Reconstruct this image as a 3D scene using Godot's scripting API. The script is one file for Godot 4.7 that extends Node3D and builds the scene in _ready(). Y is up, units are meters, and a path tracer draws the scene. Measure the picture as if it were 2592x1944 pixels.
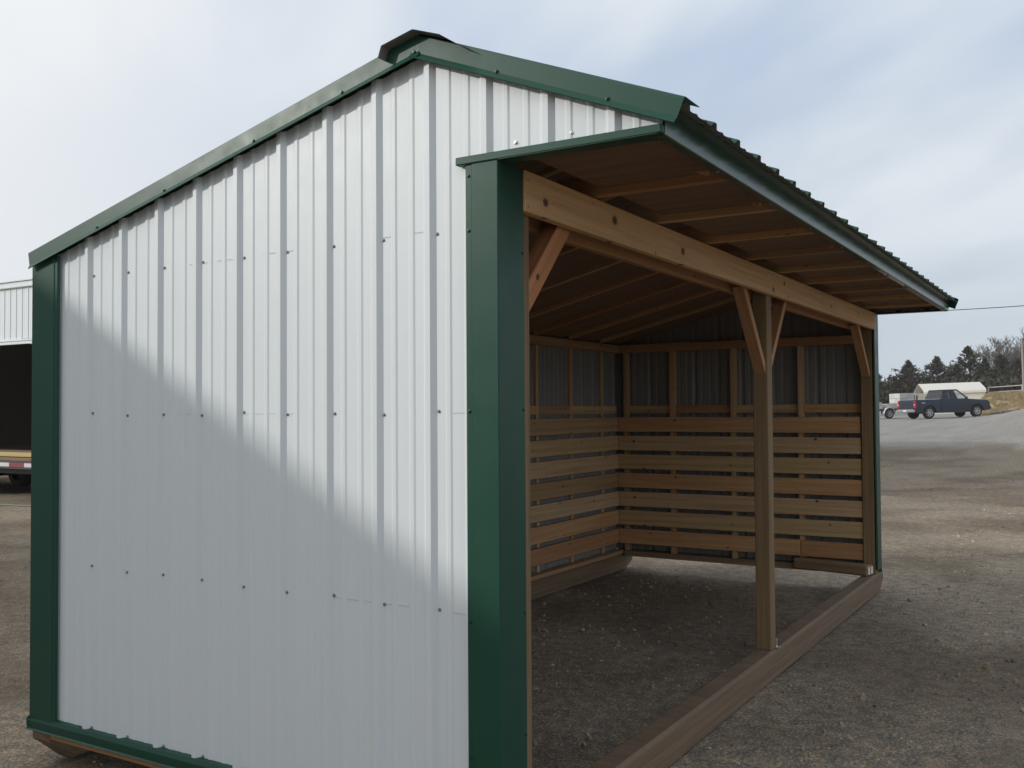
extends Node3D
# A portable run-in shed on a gravel sales lot, hazy winter sun.
# Shed axes: x across (0 = closed back wall, W = open front), y up, z along (0 = near gable, -L = far gable).

const W := 2.494
const L := 6.14
const RIB := 0.2286
const SUN := Vector3(1.0, -0.518, -0.9)
const RIDGE := Vector2(2.185, 2.825)
const SLOPE_BACK := 0.2475
const SLOPE_FRONT := 0.398

var M := {}
var taken := {}
var shared := {}
var rng := RandomNumberGenerator.new()
var gn := FastNoiseLite.new()
var gn2 := FastNoiseLite.new()
var gn3 := FastNoiseLite.new()


# ---------------------------------------------------------------- mesh collector
class MB:
	var v := PackedVector3Array()
	var n := PackedVector3Array()
	var c := PackedColorArray()
	var tint := Color(1, 1, 1)

	func tri(a: Vector3, b: Vector3, d: Vector3) -> void:  # counter-clockwise seen from outside
		var k := (b - a).cross(d - a).normalized()
		v.append(a); v.append(d); v.append(b)
		for i in 3:
			n.append(k); c.append(tint)

	func tri_n(a: Vector3, b: Vector3, d: Vector3, na: Vector3, nb: Vector3, nd: Vector3) -> void:
		v.append(a); v.append(d); v.append(b)
		n.append(na); n.append(nd); n.append(nb)
		for i in 3:
			c.append(tint)

	func quad(a: Vector3, b: Vector3, d: Vector3, e: Vector3) -> void:
		tri(a, b, d)
		tri(a, d, e)

	func quad_out(a: Vector3, b: Vector3, d: Vector3, e: Vector3, mid: Vector3) -> void:
		if (b - a).cross(d - a).dot((a + d) * 0.5 - mid) < 0.0:
			quad(a, e, d, b)
		else:
			quad(a, b, d, e)

	func tri_out(a: Vector3, b: Vector3, d: Vector3, mid: Vector3) -> void:
		if (b - a).cross(d - a).dot((a + b + d) / 3.0 - mid) < 0.0:
			tri(a, d, b)
		else:
			tri(a, b, d)

	func box(mid: Vector3, size: Vector3, bevel := 0.0, basis := Basis.IDENTITY) -> void:
		var hs := size * 0.5
		var p := func(s: Array, axis: int) -> Vector3:
			var q := Vector3(hs.x * s[0], hs.y * s[1], hs.z * s[2])
			if bevel > 0.0:
				for k in 3:
					if k != axis:
						q[k] -= bevel * s[k]
			return mid + basis * q
		for a in 3:
			var b := (a + 1) % 3
			var d := (a + 2) % 3
			for s in [-1, 1]:
				var pts := []
				for t in [[-1, -1], [1, -1], [1, 1], [-1, 1]]:
					var sg := [0, 0, 0]
					sg[a] = s; sg[b] = t[0]; sg[d] = t[1]
					pts.append(p.call(sg, a))
				quad_out(pts[0], pts[1], pts[2], pts[3], mid)
				if bevel > 0.0:
					for t in [-1, 1]:  # edge between face a(s) and face b(t)
						var e0 := [0, 0, 0]
						e0[a] = s; e0[b] = t; e0[d] = -1
						var e1 := e0.duplicate()
						e1[d] = 1
						quad_out(p.call(e0, a), p.call(e1, a), p.call(e1, b), p.call(e0, b), mid)
		if bevel > 0.0:
			for sx in [-1, 1]:
				for sy in [-1, 1]:
					for sz in [-1, 1]:
						var s3 := [sx, sy, sz]
						tri_out(p.call(s3, 0), p.call(s3, 1), p.call(s3, 2), mid)

	func tube(p0: Vector3, p1: Vector3, r0: float, r1: float, sides := 8, cap := true) -> void:
		var ax := (p1 - p0).normalized()
		var u := ax.cross(Vector3.UP if absf(ax.y) < 0.9 else Vector3.RIGHT).normalized()
		var w := ax.cross(u)
		for i in sides:
			var a0 := TAU * i / sides
			var a1 := TAU * (i + 1) / sides
			var d0 := u * cos(a0) + w * sin(a0)
			var d1 := u * cos(a1) + w * sin(a1)
			tri_n(p0 + d0 * r0, p0 + d1 * r0, p1 + d1 * r1, d0, d1, d1)
			tri_n(p0 + d0 * r0, p1 + d1 * r1, p1 + d0 * r1, d0, d1, d0)
			if cap:
				tri(p0, p0 + d1 * r0, p0 + d0 * r0)
				tri(p1, p1 + d0 * r1, p1 + d1 * r1)

	func extrude(poly: PackedVector2Array, x: Transform3D, length: float) -> void:  # polygon in local xy, along local +z
		var a := 0.0
		for i in poly.size():
			a += poly[i].cross(poly[(i + 1) % poly.size()])
		var q := poly.duplicate()
		if a < 0.0:
			q.reverse()
		for i in q.size():
			var j := (i + 1) % q.size()
			quad(x * Vector3(q[i].x, q[i].y, 0), x * Vector3(q[j].x, q[j].y, 0), x * Vector3(q[j].x, q[j].y, length), x * Vector3(q[i].x, q[i].y, length))
		var t := Geometry2D.triangulate_polygon(q)
		for i in range(0, t.size(), 3):
			var p0 := q[t[i]]
			var p1 := q[t[i + 1]]
			var p2 := q[t[i + 2]]
			if (p1 - p0).cross(p2 - p0) < 0.0:
				var sw := p1
				p1 = p2
				p2 = sw
			tri(x * Vector3(p0.x, p0.y, length), x * Vector3(p1.x, p1.y, length), x * Vector3(p2.x, p2.y, length))
			tri(x * Vector3(p0.x, p0.y, 0), x * Vector3(p2.x, p2.y, 0), x * Vector3(p1.x, p1.y, 0))

	func lathe(profile: Array, x: Transform3D, sides: int) -> void:  # profile: Vector2(radius, along local z)
		for k in profile.size() - 1:
			var a: Vector2 = profile[k]
			var b: Vector2 = profile[k + 1]
			var sl := Vector2(b.y - a.y, a.x - b.x).normalized()
			for i in sides:
				var t0 := TAU * i / sides
				var t1 := TAU * (i + 1) / sides
				var d0 := Vector3(cos(t0), sin(t0), 0)
				var d1 := Vector3(cos(t1), sin(t1), 0)
				var pa0 := x * (d0 * a.x + Vector3(0, 0, a.y))
				var pa1 := x * (d1 * a.x + Vector3(0, 0, a.y))
				var pb0 := x * (d0 * b.x + Vector3(0, 0, b.y))
				var pb1 := x * (d1 * b.x + Vector3(0, 0, b.y))
				var n0 := (x.basis * (d0 * sl.x + Vector3(0, 0, sl.y))).normalized()
				var n1 := (x.basis * (d1 * sl.x + Vector3(0, 0, sl.y))).normalized()
				if a.x > 0.0:
					tri_n(pa0, pa1, pb1, n0, n1, n1)
				if b.x > 0.0:
					tri_n(pa0, pb1, pb0, n0, n1, n0)

	func commit(mesh: ArrayMesh = null, colours := false) -> ArrayMesh:
		var m := ArrayMesh.new() if mesh == null else mesh
		if v.is_empty():
			return m
		var a := []
		a.resize(Mesh.ARRAY_MAX)
		a[Mesh.ARRAY_VERTEX] = v
		a[Mesh.ARRAY_NORMAL] = n
		if colours:
			a[Mesh.ARRAY_COLOR] = c
		m.add_surface_from_arrays(Mesh.PRIMITIVE_TRIANGLES, a)
		return m


# ---------------------------------------------------------------- node helpers
func numbered(parent: Node, called: String) -> String:
	var key := str(parent.get_instance_id()) + "/" + called
	var k: int = taken.get(key, 0)
	taken[key] = k + 1
	return called if k == 0 else "%s_%03d" % [called, k]


func put(parent: Node, called: String, mesh: Mesh, material, where := Transform3D.IDENTITY) -> MeshInstance3D:
	var o := MeshInstance3D.new()
	o.name = numbered(parent, called)
	o.mesh = mesh
	if material is Array:
		for i in material.size():
			o.set_surface_override_material(i, material[i])
	else:
		o.material_override = material
	o.transform = where
	parent.add_child(o, true)
	return o


func tag(o: Node, label: String, category: String, group := "", kind := "") -> Node:
	o.set_meta("label", label)
	if category:
		o.set_meta("category", category)
	if group:
		o.set_meta("group", group)
	if kind:
		o.set_meta("kind", kind)
	return o


func thing(called: String, label: String, category: String, where := Transform3D.IDENTITY, group := "") -> Node3D:
	var o := Node3D.new()
	o.name = numbered(self, called)
	add_child(o, true)
	o.transform = where
	tag(o, label, category, group)
	return o


func block_mesh(size: Vector3, bevel := 0.003) -> ArrayMesh:
	var key := "%.4f %.4f %.4f %.4f" % [size.x, size.y, size.z, bevel]
	if not shared.has(key):
		var b := MB.new()
		b.box(Vector3.ZERO, size, bevel)
		shared[key] = b.commit()
	return shared[key]


func board(parent: Node, called: String, p0: Vector3, p1: Vector3, high: float, thick: float, material: Material, up := Vector3.UP, bevel := 0.003) -> MeshInstance3D:
	# a piece of lumber: its grain runs along its own x axis
	var x := (p1 - p0).normalized()
	var z := x.cross(up).normalized()
	var y := z.cross(x)
	return put(parent, called, block_mesh(Vector3(p0.distance_to(p1), high, thick), bevel), material, Transform3D(Basis(x, y, z), (p0 + p1) * 0.5))


func strip(line: Array, t: float) -> PackedVector2Array:
	# a bent sheet of thickness t: the polyline and its offset on the right-hand side
	var a := PackedVector2Array()
	var b := PackedVector2Array()
	for i in line.size():
		var d0: Vector2 = (line[i] - line[i - 1]).normalized() if i > 0 else Vector2.ZERO
		var d1: Vector2 = (line[i + 1] - line[i]).normalized() if i < line.size() - 1 else Vector2.ZERO
		var d := (d0 + d1).normalized()
		a.append(line[i])
		b.append(line[i] + Vector2(d.y, -d.x) * t)
	b.reverse()
	a.append_array(b)
	return a


func sheet_mesh(line: Array, t: float, x: Transform3D, length: float) -> ArrayMesh:
	var b := MB.new()
	b.extrude(strip(line, t), x, length)
	return b.commit()


func rib_points(u0: float, u1: float, phase: float, extra := [], rib_h := 0.016) -> Array:
	# the section of ribbed sheet steel: Vector2(along, height)
	var pts := [Vector2(u0, 0), Vector2(u1, 0)]
	var k0 := int(floor((u0 - phase) / RIB)) - 1
	var k1 := int(ceil((u1 - phase) / RIB)) + 1
	for k in range(k0, k1 + 1):
		var c := phase + k * RIB
		for q in [[-0.027, 0.0], [-0.010, rib_h], [0.010, rib_h], [0.027, 0.0]]:
			pts.append(Vector2(c + q[0], q[1]))
		for m in [RIB / 3.0, RIB * 2.0 / 3.0]:
			for q in [[-0.014, 0.0], [-0.007, 0.0035], [0.007, 0.0035], [0.014, 0.0]]:
				pts.append(Vector2(c + m + q[0], q[1]))
	var keep := []
	for p in pts:
		if p.x >= u0 - 1e-6 and p.x <= u1 + 1e-6:
			keep.append(p)
	keep.sort_custom(func(a, b): return a.x < b.x)
	# heights at the cut ends and at breaks
	var at := func(x: float) -> float:
		var f := fposmod(x - phase + RIB * 0.5, RIB) - RIB * 0.5
		if absf(f) < 0.027:
			return rib_h * clampf((0.027 - absf(f)) / 0.017, 0.0, 1.0)
		return 0.0
	keep[0].y = at.call(keep[0].x)
	keep[keep.size() - 1].y = at.call(keep[keep.size() - 1].x)
	for e in extra:
		if e > u0 and e < u1:
			keep.append(Vector2(e, at.call(e)))
	keep.sort_custom(func(a, b): return a.x < b.x)
	return keep


func ribbed(pts: Array, place: Callable, low: Callable, high: Callable, flip := false) -> ArrayMesh:
	# place(u, h, v) -> point; surface 0 is the painted face, surface 1 the primed back
	var f := MB.new()
	var g := MB.new()
	for i in pts.size() - 1:
		var a: Vector2 = pts[i]
		var b: Vector2 = pts[i + 1]
		if b.x - a.x < 1e-5:
			continue
		var mid := (a.x + b.x) * 0.5
		for s in 2:
			var o := -0.0015 * s
			var q := [place.call(a.x, a.y + o, low.call(a.x, mid)), place.call(b.x, b.y + o, low.call(b.x, mid)), place.call(b.x, b.y + o, high.call(b.x, mid)), place.call(a.x, a.y + o, high.call(a.x, mid))]
			var turned := flip != (s == 1)
			var mb := f if s == 0 else g
			if turned:
				mb.quad(q[0], q[3], q[2], q[1])
			else:
				mb.quad(q[0], q[1], q[2], q[3])
	return g.commit(f.commit())


# ---------------------------------------------------------------- textures and materials
func fnl(seed_: int, freq: float, oct := 4, type := FastNoiseLite.TYPE_SIMPLEX_SMOOTH) -> FastNoiseLite:
	var f := FastNoiseLite.new()
	f.seed = seed_
	f.frequency = freq
	f.noise_type = type
	f.fractal_type = FastNoiseLite.FRACTAL_FBM
	f.fractal_octaves = oct
	return f


func noise_bytes(seed_: int, freq: float, size: int, oct := 4, type := FastNoiseLite.TYPE_SIMPLEX_SMOOTH) -> PackedByteArray:
	var im := fnl(seed_, freq, oct, type).get_seamless_image(size, size, false, false, 0.15, true)
	im.convert(Image.FORMAT_L8)
	return im.get_data()


func grey_texture(seed_: int, freq: float, size: int, oct := 4, low := 0.0, high := 1.0) -> ImageTexture:
	var d := noise_bytes(seed_, freq, size, oct)
	for i in d.size():
		d[i] = int(255.0 * lerpf(low, high, d[i] / 255.0))
	return ImageTexture.create_from_image(Image.create_from_data(size, size, false, Image.FORMAT_L8, d))


func bump_texture(seed_: int, freq: float, size: int, oct: int, strength: float) -> ImageTexture:
	var im := Image.create_from_data(size, size, false, Image.FORMAT_L8, noise_bytes(seed_, freq, size, oct))
	im.convert(Image.FORMAT_RGBA8)
	im.bump_map_to_normal_map(strength)
	return ImageTexture.create_from_image(im)


func lin(r: float, g: float, b: float) -> Color:
	return Color(r, g, b).linear_to_srgb()


func plain(r: float, g: float, b: float, rough := 0.7, metal := 0.0) -> StandardMaterial3D:
	var m := StandardMaterial3D.new()
	m.albedo_color = lin(r, g, b)
	m.roughness = rough
	m.metallic = metal
	return m


func wood_image(seed_: int, wide: int, tall: int, metres: Vector2, pale: Color, dark: Color, knots: Array) -> ImageTexture:
	# grain along x; knots: [x metres, y metres, radius metres]
	var broad := fnl(seed_, 1.0, 3)
	var fine := fnl(seed_ + 7, 1.0, 2)
	var data := PackedByteArray()
	data.resize(wide * tall * 3)
	var o := 0
	for j in tall:
		var y := metres.y * j / tall
		for i in wide:
			var x := metres.x * i / wide
			var warp := 0.0
			var core := 0.0
			var halo := 0.0
			for k in knots:
				var dx: float = (x - k[0]) / (k[2] * 1.25)
				if absf(dx) < 6.0:
					var dy: float = (y - k[1]) / k[2]
					var r := sqrt(dx * dx + dy * dy)
					core = maxf(core, smoothstep(1.15, 0.55, r))
					halo = maxf(halo, smoothstep(2.4, 0.9, r))
					warp += signf(dy) * k[2] * 1.1 * exp(-absf(dy) * 0.8) * exp(-dx * dx * 0.12)
			var yy := y + warp
			var fade := clampf((x / metres.x - 0.85) / 0.15, 0.0, 1.0)
			var xa := x - metres.x * (1.0 if fade > 0.0 else 0.0)
			var rings := broad.get_noise_2d(x * 0.5, yy * 26.0) * (1.0 - fade)
			var streak := fine.get_noise_2d(x * 2.2, yy * 190.0) * (1.0 - fade)
			if fade > 0.0:
				rings += broad.get_noise_2d(xa * 0.5, yy * 26.0) * fade
				streak += fine.get_noise_2d(xa * 2.2, yy * 190.0) * fade
			var t := clampf(0.30 + rings * 0.55 + streak * 0.38 + halo * 0.22, 0.0, 1.0)
			var c := pale.lerp(dark, t)
			if core > 0.0:
				c = c.lerp(Color(dark.r * 0.42, dark.g * 0.36, dark.b * 0.34), core * 0.9)
			data[o] = int(clampf(c.r, 0, 1) * 255.0)
			data[o + 1] = int(clampf(c.g, 0, 1) * 255.0)
			data[o + 2] = int(clampf(c.b, 0, 1) * 255.0)
			o += 3
	return ImageTexture.create_from_image(Image.create_from_data(wide, tall, false, Image.FORMAT_RGB8, data))


func timber(tex: Texture2D, metres: Vector2, offset: Vector3, tint: Color, rough := 0.78) -> StandardMaterial3D:
	var m := StandardMaterial3D.new()
	m.albedo_texture = tex
	m.albedo_color = tint
	m.roughness = rough
	m.uv1_triplanar = true
	m.uv1_scale = Vector3(1.0 / metres.x, 1.0 / metres.y, 1.0 / metres.y)
	m.uv1_offset = offset
	m.heightmap_enabled = true
	m.heightmap_texture = tex
	m.heightmap_scale = 0.06
	return m


func make_materials() -> void:
	var oil := bump_texture(41, 0.012, 256, 2, 1.2)
	var film := grey_texture(43, 0.02, 256, 5, 0.36, 0.46)
	for e in [["white_steel", 0.70, 0.745, 0.765], ["green_steel", 0.015, 0.066, 0.044], ["primer", 0.22, 0.213, 0.20], ["cream_steel", 0.70, 0.68, 0.60], ["grey_steel", 0.42, 0.43, 0.43], ["green_roof", 0.022, 0.080, 0.058], ["brown_steel", 0.055, 0.042, 0.034]]:
		var m := plain(e[1], e[2], e[3], 1.0)
		m.roughness_texture = film
		m.roughness_texture_channel = BaseMaterial3D.TEXTURE_CHANNEL_RED
		m.normal_enabled = true
		m.normal_texture = oil
		m.normal_scale = 0.06
		m.uv1_triplanar = true
		m.uv1_world_triplanar = true
		m.uv1_scale = Vector3(1.3, 1.3, 1.3)
		m.metallic_specular = 0.38
		M[e[0]] = m
	M.fascia = M.green_steel.duplicate()
	M.fascia.roughness = 0.55
	M.fascia.metallic_specular = 0.6
	var size := Vector2(2.4, 0.6)
	var kn := []
	rng.seed = 11
	for i in 6:
		kn.append([0.15 + 0.33 * i + rng.randf_range(-0.1, 0.1), rng.randf_range(0.10, 0.50), rng.randf_range(0.006, 0.013)])
	var pine := wood_image(3, 1024, 256, size, lin(0.60, 0.41, 0.23), lin(0.38, 0.228, 0.115), kn)
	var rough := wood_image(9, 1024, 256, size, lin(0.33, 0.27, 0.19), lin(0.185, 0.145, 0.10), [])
	M.pine = []
	var tints := [Color(1, 1, 1), Color(0.90, 0.88, 0.86), Color(1.0, 0.93, 0.86), Color(0.86, 0.83, 0.80), Color(0.96, 0.97, 0.92), Color(0.90, 0.81, 0.74)]
	for i in 6:
		M.pine.append(timber(pine, size, Vector3(0.17 * i + 0.05, [0.3, 0.5, 0.7][i % 3], [0.35, 0.55, 0.72][i % 3]), tints[i]))
	M.red_pine = timber(pine, size, Vector3(0.4, 0.42, 0.62), Color(0.95, 0.78, 0.70))
	M.treated = timber(rough, size, Vector3(0.2, 0.4, 0.6), Color(0.90, 0.82, 0.69))
	M.sill = timber(rough, size, Vector3(0.61, 0.55, 0.45), Color(0.94, 0.85, 0.76))
	M.sill_z = timber(rough, size, Vector3(0.45, 0.55, 0.1), Color(0.84, 0.77, 0.71))
	M.sill_z.uv1_scale = Vector3(1.0 / 0.6, 1.0 / 0.6, 1.0 / 2.4)
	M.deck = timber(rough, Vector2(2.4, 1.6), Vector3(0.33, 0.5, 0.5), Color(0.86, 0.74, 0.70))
	var run := Vector2(5.9, 0.5)
	var hk := [[0.15, 0.265, 0.016], [0.71, 0.235, 0.019], [1.44, 0.258, 0.018], [2.88, 0.285, 0.016], [3.11, 0.225, 0.014], [1.12, 0.31, 0.006], [4.3, 0.26, 0.012], [3.2, 0.30, 0.007], [5.2, 0.24, 0.010], [0.03, 0.30, 0.003], [0.03, 0.21, 0.003], [0.52, 0.20, 0.0028], [0.58, 0.20, 0.0028], [1.13, 0.21, 0.003], [1.16, 0.20, 0.003], [2.86, 0.20, 0.003], [2.92, 0.31, 0.003], [2.97, 0.20, 0.003], [4.02, 0.21, 0.003], [4.05, 0.30, 0.003]]
	M.header = timber(wood_image(21, 2048, 176, run, lin(0.70, 0.475, 0.265), lin(0.50, 0.305, 0.15), hk), run, Vector3(0.5, 0.5, 0.5), Color(1, 0.98, 0.95))
	M.zinc = plain(0.62, 0.63, 0.64, 0.32, 0.9)
	M.screw = plain(0.24, 0.25, 0.26, 0.6, 0.3)
	M.green_screw = plain(0.016, 0.05, 0.035, 0.35, 0.2)
	M.chalk = plain(0.54, 0.59, 0.66, 0.95)
	M.tag = plain(0.74, 0.70, 0.56, 0.8)
	M.rubber = plain(0.022, 0.022, 0.023, 0.85)
	M.black_metal = plain(0.025, 0.025, 0.027, 0.55)
	M.alloy = plain(0.50, 0.51, 0.52, 0.38, 0.75)
	M.chrome = plain(0.58, 0.58, 0.56, 0.22, 0.9)
	M.navy = plain(0.005, 0.012, 0.032, 0.36)
	M.navy.clearcoat_enabled = true
	M.navy.clearcoat = 0.35
	M.navy.clearcoat_roughness = 0.08
	M.tinted = plain(0.02, 0.022, 0.026, 0.06)
	M.glass = plain(0.55, 0.66, 0.68, 0.05)
	M.glass.transparency = BaseMaterial3D.TRANSPARENCY_ALPHA
	M.glass.albedo_color.a = 0.22
	M.red_lens = plain(0.42, 0.012, 0.03, 0.18)
	M.red_tape = plain(0.22, 0.022, 0.035, 0.6)
	M.white_tape = plain(0.62, 0.60, 0.60, 0.45)
	M.lumber = plain(0.44, 0.35, 0.15, 0.85)
	M.concrete = plain(0.46, 0.46, 0.44, 0.9)
	M.concrete_b = plain(0.52, 0.52, 0.50, 0.9)
	M.orange = plain(0.50, 0.14, 0.05, 0.6)
	M.rubble = plain(0.30, 0.27, 0.24, 0.95)
	M.pole = plain(0.26, 0.23, 0.21, 0.9)
	M.rail = plain(0.50, 0.48, 0.45, 0.7)
	M.hose = plain(0.09, 0.20, 0.12, 0.5)
	M.cable = plain(0.03, 0.03, 0.035, 0.7)
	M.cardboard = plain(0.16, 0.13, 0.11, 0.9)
	M.bark = plain(0.085, 0.068, 0.055, 0.95)
	M.twig = plain(0.135, 0.115, 0.105, 0.95)
	M.leaf = plain(1, 1, 1, 0.85)
	M.leaf.vertex_color_use_as_albedo = true
	M.straw = plain(1, 1, 1, 0.95)
	M.straw.vertex_color_use_as_albedo = true
	M.rock = plain(1, 1, 1, 0.95)
	M.rock.vertex_color_use_as_albedo = true
	# gravelly dirt: a grain of pebbles and crumbs, tinted by the mesh's own patches
	var s := 1024
	var a := noise_bytes(61, 0.02, s, 5)
	var b := noise_bytes(62, 0.30, s, 3)
	var cells := noise_bytes(63, 0.13, s, 2, FastNoiseLite.TYPE_CELLULAR)
	var data := PackedByteArray()
	data.resize(s * s * 3)
	var relief := PackedByteArray()
	relief.resize(s * s)
	for i in s * s:
		var f := a[i] / 255.0 * 0.20 + b[i] / 255.0 * 0.50 + cells[i] / 255.0 * 0.40
		var g := clampf(0.74 + (f - 0.55) * 1.25, 0.2, 1.0)
		var warm := (a[i] - 128) / 255.0 * 0.10
		data[i * 3] = int(255.0 * clampf(g * (1.0 + warm), 0, 1))
		data[i * 3 + 1] = int(255.0 * g)
		data[i * 3 + 2] = int(255.0 * clampf(g * (1.0 - warm), 0, 1))
		relief[i] = int(255.0 * clampf(a[i] / 255.0 * 0.12 + b[i] / 255.0 * 0.38 + (1.0 - cells[i] / 255.0) * 0.5, 0, 1))
	var gm := StandardMaterial3D.new()
	gm.albedo_texture = ImageTexture.create_from_image(Image.create_from_data(s, s, false, Image.FORMAT_RGB8, data))
	gm.heightmap_enabled = true
	gm.heightmap_texture = ImageTexture.create_from_image(Image.create_from_data(s, s, false, Image.FORMAT_L8, relief))
	gm.heightmap_scale = 0.95
	gm.roughness = 0.96
	gm.uv1_triplanar = true
	gm.uv1_world_triplanar = true
	gm.uv1_scale = Vector3(0.42, 0.42, 0.42)
	gm.vertex_color_use_as_albedo = true
	M.ground = gm


# ---------------------------------------------------------------- terrain
func rise(x: float, z: float) -> float:
	var d := Vector2(x - 4.14, z - 2.65).length()
	var away := smoothstep(-2.0, -30.0, z)
	var r := 0.0122 * (clampf(d, 12.0, 90.0) - 12.0) * away
	var cx := clampf(x, -16.0, 1.5)
	return r + (0.03 * (cx + 9.0) + 0.03 * pow(maxf(cx + 4.0, 0.0), 2.0)) * smoothstep(-38.0, -68.0, z)


func ground_y(x: float, z: float) -> float:
	var near := clampf(1.0 - (Vector2(x - 2.0, z + 3.0).length() - 14.0) / 30.0, 0.15, 1.0)
	var y := rise(x, z) - 0.012
	y += gn.get_noise_2d(x, z) * 0.018 * near
	y += gn2.get_noise_2d(x, z) * 0.008 * near
	return y


func ground_colour(x: float, z: float) -> Color:
	# linear; one gravelly dirt all over, in patches of browner fines and paler stone; greyer crushed rock on the far drive
	var p := gn3.get_noise_2d(x, z)
	var q := gn.get_noise_2d(x * 0.7 + 50.0, z * 0.7)
	var f := gn2.get_noise_2d(x * 0.5 + 9.0, z * 0.5)
	var c := Color(0.37, 0.280, 0.185).lerp(Color(0.54, 0.435, 0.305), smoothstep(-0.35, 0.35, p + q * 0.5))
	c = c.lerp(Color(0.60, 0.565, 0.505), smoothstep(-31.0, -33.5, z + x * 0.25 + q * 2.5 + p * 4.0))
	var k := 1.0 + q * 0.16 + f * 0.12
	return Color(c.r * k, c.g * k, c.b * k)


func lines(dense0: float, dense1: float, step: float, low: float, high: float, grow: float) -> PackedFloat32Array:
	var a := PackedFloat32Array()
	var x := dense0
	var s := step
	while x > low:
		s *= grow
		x -= s
		a.append(maxf(x, low))
	a.reverse()
	x = dense0
	while x < dense1:
		a.append(x)
		x += step
	s = step
	while x < high:
		a.append(x)
		s *= grow
		x += s
	a.append(high)
	return a


func grid_mesh(xs: PackedFloat32Array, zs: PackedFloat32Array, height: Callable, colour: Callable) -> ArrayMesh:
	var nx := xs.size()
	var nz := zs.size()
	var v := PackedVector3Array()
	var n := PackedVector3Array()
	var c := PackedColorArray()
	v.resize(nx * nz); n.resize(nx * nz); c.resize(nx * nz)
	for j in nz:
		for i in nx:
			v[j * nx + i] = Vector3(xs[i], height.call(xs[i], zs[j]), zs[j])
			c[j * nx + i] = colour.call(xs[i], zs[j])
	for j in nz:
		for i in nx:
			var dx := v[j * nx + mini(i + 1, nx - 1)] - v[j * nx + maxi(i - 1, 0)]
			var dz := v[mini(j + 1, nz - 1) * nx + i] - v[maxi(j - 1, 0) * nx + i]
			n[j * nx + i] = dz.cross(dx).normalized()
	var idx := PackedInt32Array()
	idx.resize((nx - 1) * (nz - 1) * 6)
	var o := 0
	for j in nz - 1:
		for i in nx - 1:
			var p := j * nx + i
			idx[o] = p; idx[o + 1] = p + 1; idx[o + 2] = p + nx
			idx[o + 3] = p + 1; idx[o + 4] = p + nx + 1; idx[o + 5] = p + nx
			o += 6
	var a := []
	a.resize(Mesh.ARRAY_MAX)
	a[Mesh.ARRAY_VERTEX] = v
	a[Mesh.ARRAY_NORMAL] = n
	a[Mesh.ARRAY_COLOR] = c
	a[Mesh.ARRAY_INDEX] = idx
	var m := ArrayMesh.new()
	m.add_surface_from_arrays(Mesh.PRIMITIVE_TRIANGLES, a)
	return m


func rock_mesh(seed_: int, rough: float) -> ArrayMesh:
	# a lumpy stone about 1 across, flat facets
	var r := RandomNumberGenerator.new()
	r.seed = seed_
	var t := (1.0 + sqrt(5.0)) / 2.0
	var p := [Vector3(-1, t, 0), Vector3(1, t, 0), Vector3(-1, -t, 0), Vector3(1, -t, 0), Vector3(0, -1, t), Vector3(0, 1, t), Vector3(0, -1, -t), Vector3(0, 1, -t), Vector3(t, 0, -1), Vector3(t, 0, 1), Vector3(-t, 0, -1), Vector3(-t, 0, 1)]
	for i in p.size():
		p[i] = p[i].normalized() * 0.5 * r.randf_range(1.0 - rough, 1.0 + rough)
	var b := MB.new()
	for f in [[0, 11, 5], [0, 5, 1], [0, 1, 7], [0, 7, 10], [0, 10, 11], [1, 5, 9], [5, 11, 4], [11, 10, 2], [10, 7, 6], [7, 1, 8], [3, 9, 4], [3, 4, 2], [3, 2, 6], [3, 6, 8], [3, 8, 9], [4, 9, 5], [2, 4, 11], [6, 2, 10], [8, 6, 7], [9, 8, 1]]:
		b.tri_out(p[f[0]], p[f[1]], p[f[2]], Vector3.ZERO)
	return b.commit()


func scatter(called: String, label: String, mesh: Mesh, places: Array, colours: Array, material: Material) -> void:
	var mm := MultiMesh.new()
	mm.transform_format = MultiMesh.TRANSFORM_3D
	mm.use_colors = true
	mm.mesh = mesh
	mm.instance_count = places.size()
	for i in places.size():
		mm.set_instance_transform(i, places[i])
		mm.set_instance_color(i, colours[i])
	var o := MultiMeshInstance3D.new()
	o.name = numbered(self, called)
	o.multimesh = mm
	o.material_override = material
	add_child(o, true)
	tag(o, label, "gravel", "", "stuff")


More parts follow.
